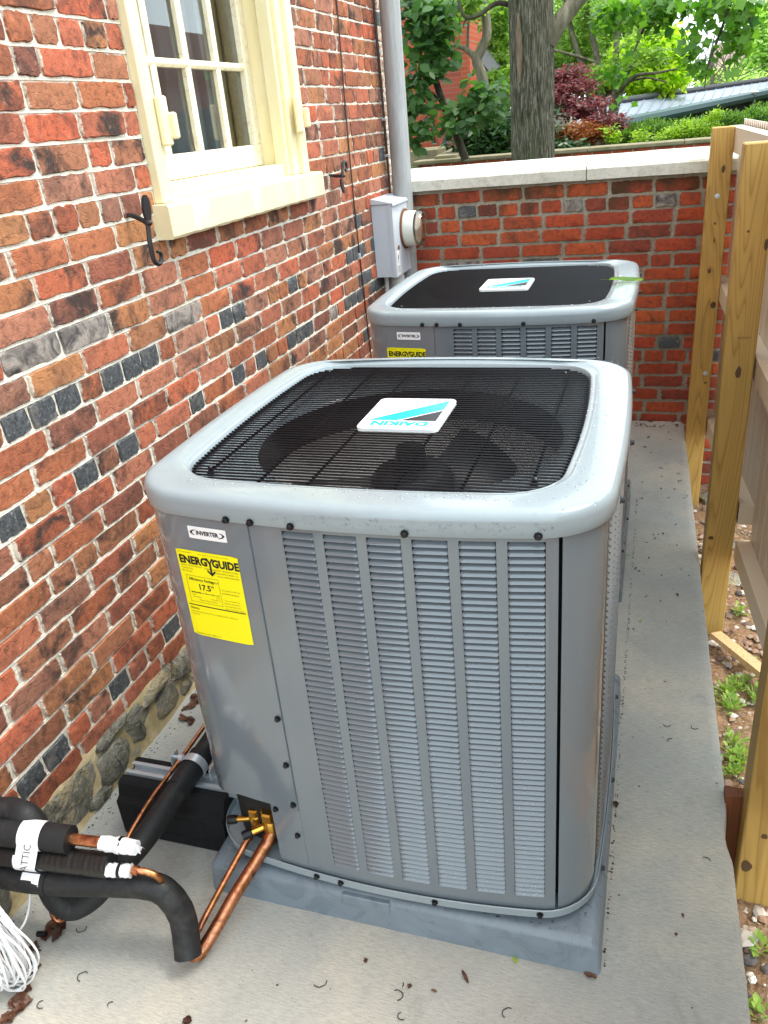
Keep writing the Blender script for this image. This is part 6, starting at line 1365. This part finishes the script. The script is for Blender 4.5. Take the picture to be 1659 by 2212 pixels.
# red brick building on the left
rbld = thing('brick_building', 'red brick building with a tall pilaster and slate porch roof behind the left tree', 'building', tuple(V_(950, 330, 12.5)))
Yb = 12.5; pL, pR = V_(800, 200, Yb), V_(1002, 200, Yb); top = V_(900, -260, Yb).z
b = MB(); b.box(pL.x-2, pR.x-0.35, Yb, Yb+3.0, 0.9, top); b.build('wall', M['far_brick'], rbld)
b = MB(); p0_, p1_ = V_(999, 200, Yb-0.35), V_(1017, 200, Yb-0.35); b.box(pR.x-0.349, p1_.x, Yb-0.35, Yb+0.9, 0.9, top); b.build('pilaster', M['far_brick'], rbld)
b = MB(); b.box(p0_.x-0.37, p0_.x-0.005, Yb-0.352, Yb-0.345, 0.9, top); b.build('pilaster_shade_sheet', M['far_brick_side'], rbld)  # thin darker sheet on the front face: painted shade of the pilaster's left side
a_ = V_(949, 125, Yb); c_ = V_(966, 175, Yb); wdw = MB(); wdw.box(a_.x, c_.x, Yb-0.02, Yb+0.02, c_.z, a_.z); w0 = wdw.build('window', M['darkpaint'], rbld)
b = MB(); b.box(a_.x-0.08, c_.x+0.12, Yb-0.08, Yb-0.021, c_.z-0.12, c_.z); b.build('sill', M['coping'], w0)
a_ = V_(928, 215, Yb); c_ = V_(940, 310, Yb); b = MB(); b.box(a_.x, c_.x, Yb-0.02, Yb+0.02, c_.z, a_.z); b.build('window', M['darkpaint'], rbld)
b = MB(); q = [V_(1017, 105, Yb+0.3), V_(1026, 115, Yb+0.3), V_(1060, 158, Yb+0.3), V_(1017, 146, Yb+0.3)]; b.prism([tuple(p) for p in q], (0, 1.5, 0.2)); b.build('roof', M['slate'], rbld)
b = MB(); q = [V_(1017, 146, Yb+0.2), V_(1058, 160, Yb+0.2), V_(1050, 168, Yb+0.2), V_(1017, 152, Yb+0.2)]; b.prism([tuple(p) for p in q], (0, 0.3, 0)); b.build('fascia', M['wood_red'], rbld)
b = MB(); q = [V_(1017, 152, Yb+0.6), V_(1045, 165, Yb+0.6), V_(1045, 182, Yb+0.6), V_(1017, 182, Yb+0.6)]; b.prism([tuple(p) for p in q], (0, 0.5, 0)); b.build('porch_shade_block', M['darkpaint'], rbld)  # black block added for the shade beneath the porch roof

# low dark building with standing-seam roof
mb = thing('metal_roof_building', 'long low black walled building under a grey standing seam metal roof', 'building', tuple(V_(1500, 250, 14)))
e0, e1 = V_(1230, 276, 12.5), V_(1740, 174, 22); r0_, r1_ = V_(1255, 236, 14.5), V_(1740, 163, 25.5)
def lerp(a, c, t): return a+(c-a)*t
b = MB(); up = Vector((0, 0, 0.03)); b.v += [tuple(p) for p in (e0, e1, r1_, r0_, e0-up, e1-up, r1_-up*4, r0_-up*4)]
for f in ((0, 1, 2, 3), (7, 6, 5, 4), (0, 4, 5, 1), (2, 6, 7, 3), (1, 5, 6, 2), (0, 3, 7, 4)): b._f(f)
roof = b.build('roof', M['zincroof'], mb)
for i in range(1, 24):
    t = i/24; t = t**1.15; p, q = lerp(e0, e1, t), lerp(r0_, r1_, t); b = MB(); d = Vector((0.010, 0.003, 0)); hh = Vector((0, 0, 0.012))
    b.v += [tuple(x) for x in (p-d, p+d, p+d+hh, p-d+hh, q-d, q+d, q+d+hh, q-d+hh)]
    for f in ((0, 1, 2, 3), (7, 6, 5, 4), (0, 4, 5, 1), (1, 5, 6, 2), (2, 6, 7, 3), (3, 7, 4, 0)): b._f(f)
    b.build('roof_seam', M['seam'], roof)
b = MB(); b.tube([r0_+Vector((0, 0, 0.05)), r1_+Vector((0, 0, 0.05))], 0.05, 8); b.build('ridge_cap', M['slate'], roof)
b = MB(); o = Vector((0.0, -0.06, -0.10)); b.tube([e0+o, e1+o], 0.10, 8); b.build('gutter', M['greentrim'], mb)
b = MB(); o = Vector((0.05, 0.25, -0.15)); b.v += [tuple(p) for p in (e0+o, e1+o, Vector((e1.x, e1.y+0.25, 0.5)), Vector((e0.x, e0.y+0.25, 0.5)))]; b._f((0, 1, 2, 3)); b.v += [tuple(Vector(p)+Vector((0.5, 2.5, 0))) for p in b.v[:4]]; b._f((7, 6, 5, 4)); b._f((0, 3, 7, 4)); b._f((1, 5, 6, 2)); b.build('wall', M['darkpaint'], mb)
p = lerp(e0, e1, 0.70); b = MB(); b.tube([p+Vector((0.0, -0.1, -0.1)), p+Vector((0.02, 0.05, -0.3)), p+Vector((0.02, 0.05, -1.2))], 0.045, 8); b.build('downpipe', M['spout'], mb); b = MB(); b.lathe([(0.02, 0), (0.13, 0.10), (0.12, 0.12)], 10, Matrix.Translation(p+Vector((-0.05, -0.2, -0.12)))); b.build('flood_lamp', M['white'], mb)
# far house
fh = thing('distant_house', 'distant house with a broad brown shingle roof above the metal roof', 'house', tuple(V_(1600, 180, 34)))
q = [V_(1520, 165, 34), V_(1555, 92, 36), V_(1700, 78, 36), V_(1720, 165, 34)]; b = MB(); b.prism([tuple(p) for p in q], (0, 3, 0)); b.build('roof', M['shingle'], fh)
b = MB(); p0_, p1_ = V_(1530, 165, 34.5), V_(1710, 165, 34.5); b.box(p0_.x, p1_.x, 34.5, 38, 0.8, p0_.z); b.build('wall', M['far_brick'], fh)
for (pa, pb) in (((1605, 136), (1628, 143)), ((1580, 155), (1600, 178)), ((1560, 150), (1568, 175))):
    a_, c_ = V_(*pa, 33.6), V_(*pb, 33.6); b = MB(); b.box(a_.x, c_.x, 33.6, 34.4, c_.z, a_.z); b.build('window', M['darkpaint'], fh)
gh = thing('grey_gable_house', 'pale grey gabled house glimpsed behind the red maple', 'house', tuple(V_(1210, 150, 20))); a_, c_ = V_(1192, 118, 20), V_(1232, 250, 20)
b = MB(); b.box(a_.x, c_.x, 20, 22, 0.8, a_.z); b.build('wall', M['coping'], gh)
q = [V_(1185, 122, 19.9), V_(1212, 92, 19.9), V_(1240, 122, 19.9)]; b = MB(); b.prism([tuple(p) for p in q], (0, 2.5, 0)); b.build('gable', M['slate'], gh)

# neighbouring brick building across the yard (seen in the window panes)
nbld = thing('neighbour_building', 'red brick neighbour building across the yard, seen only in the window reflections', 'building', (7.5, 12, 0))
b = MB(); b.box(6.0, 9, 5.0, 26.0, -0.3, 3.3); b.build('wall', M['far_brick_side'], nbld)
b = MB(); b.box(5.9, 5.998, 5.0, 26.0, -0.3, 2.0); b.build('plinth', M['slate'], nbld)
print('objects', len(bpy.data.objects), 'tris', sum(len(m_.loops)-2*len(m_.polygons) for m_ in bpy.data.meshes))
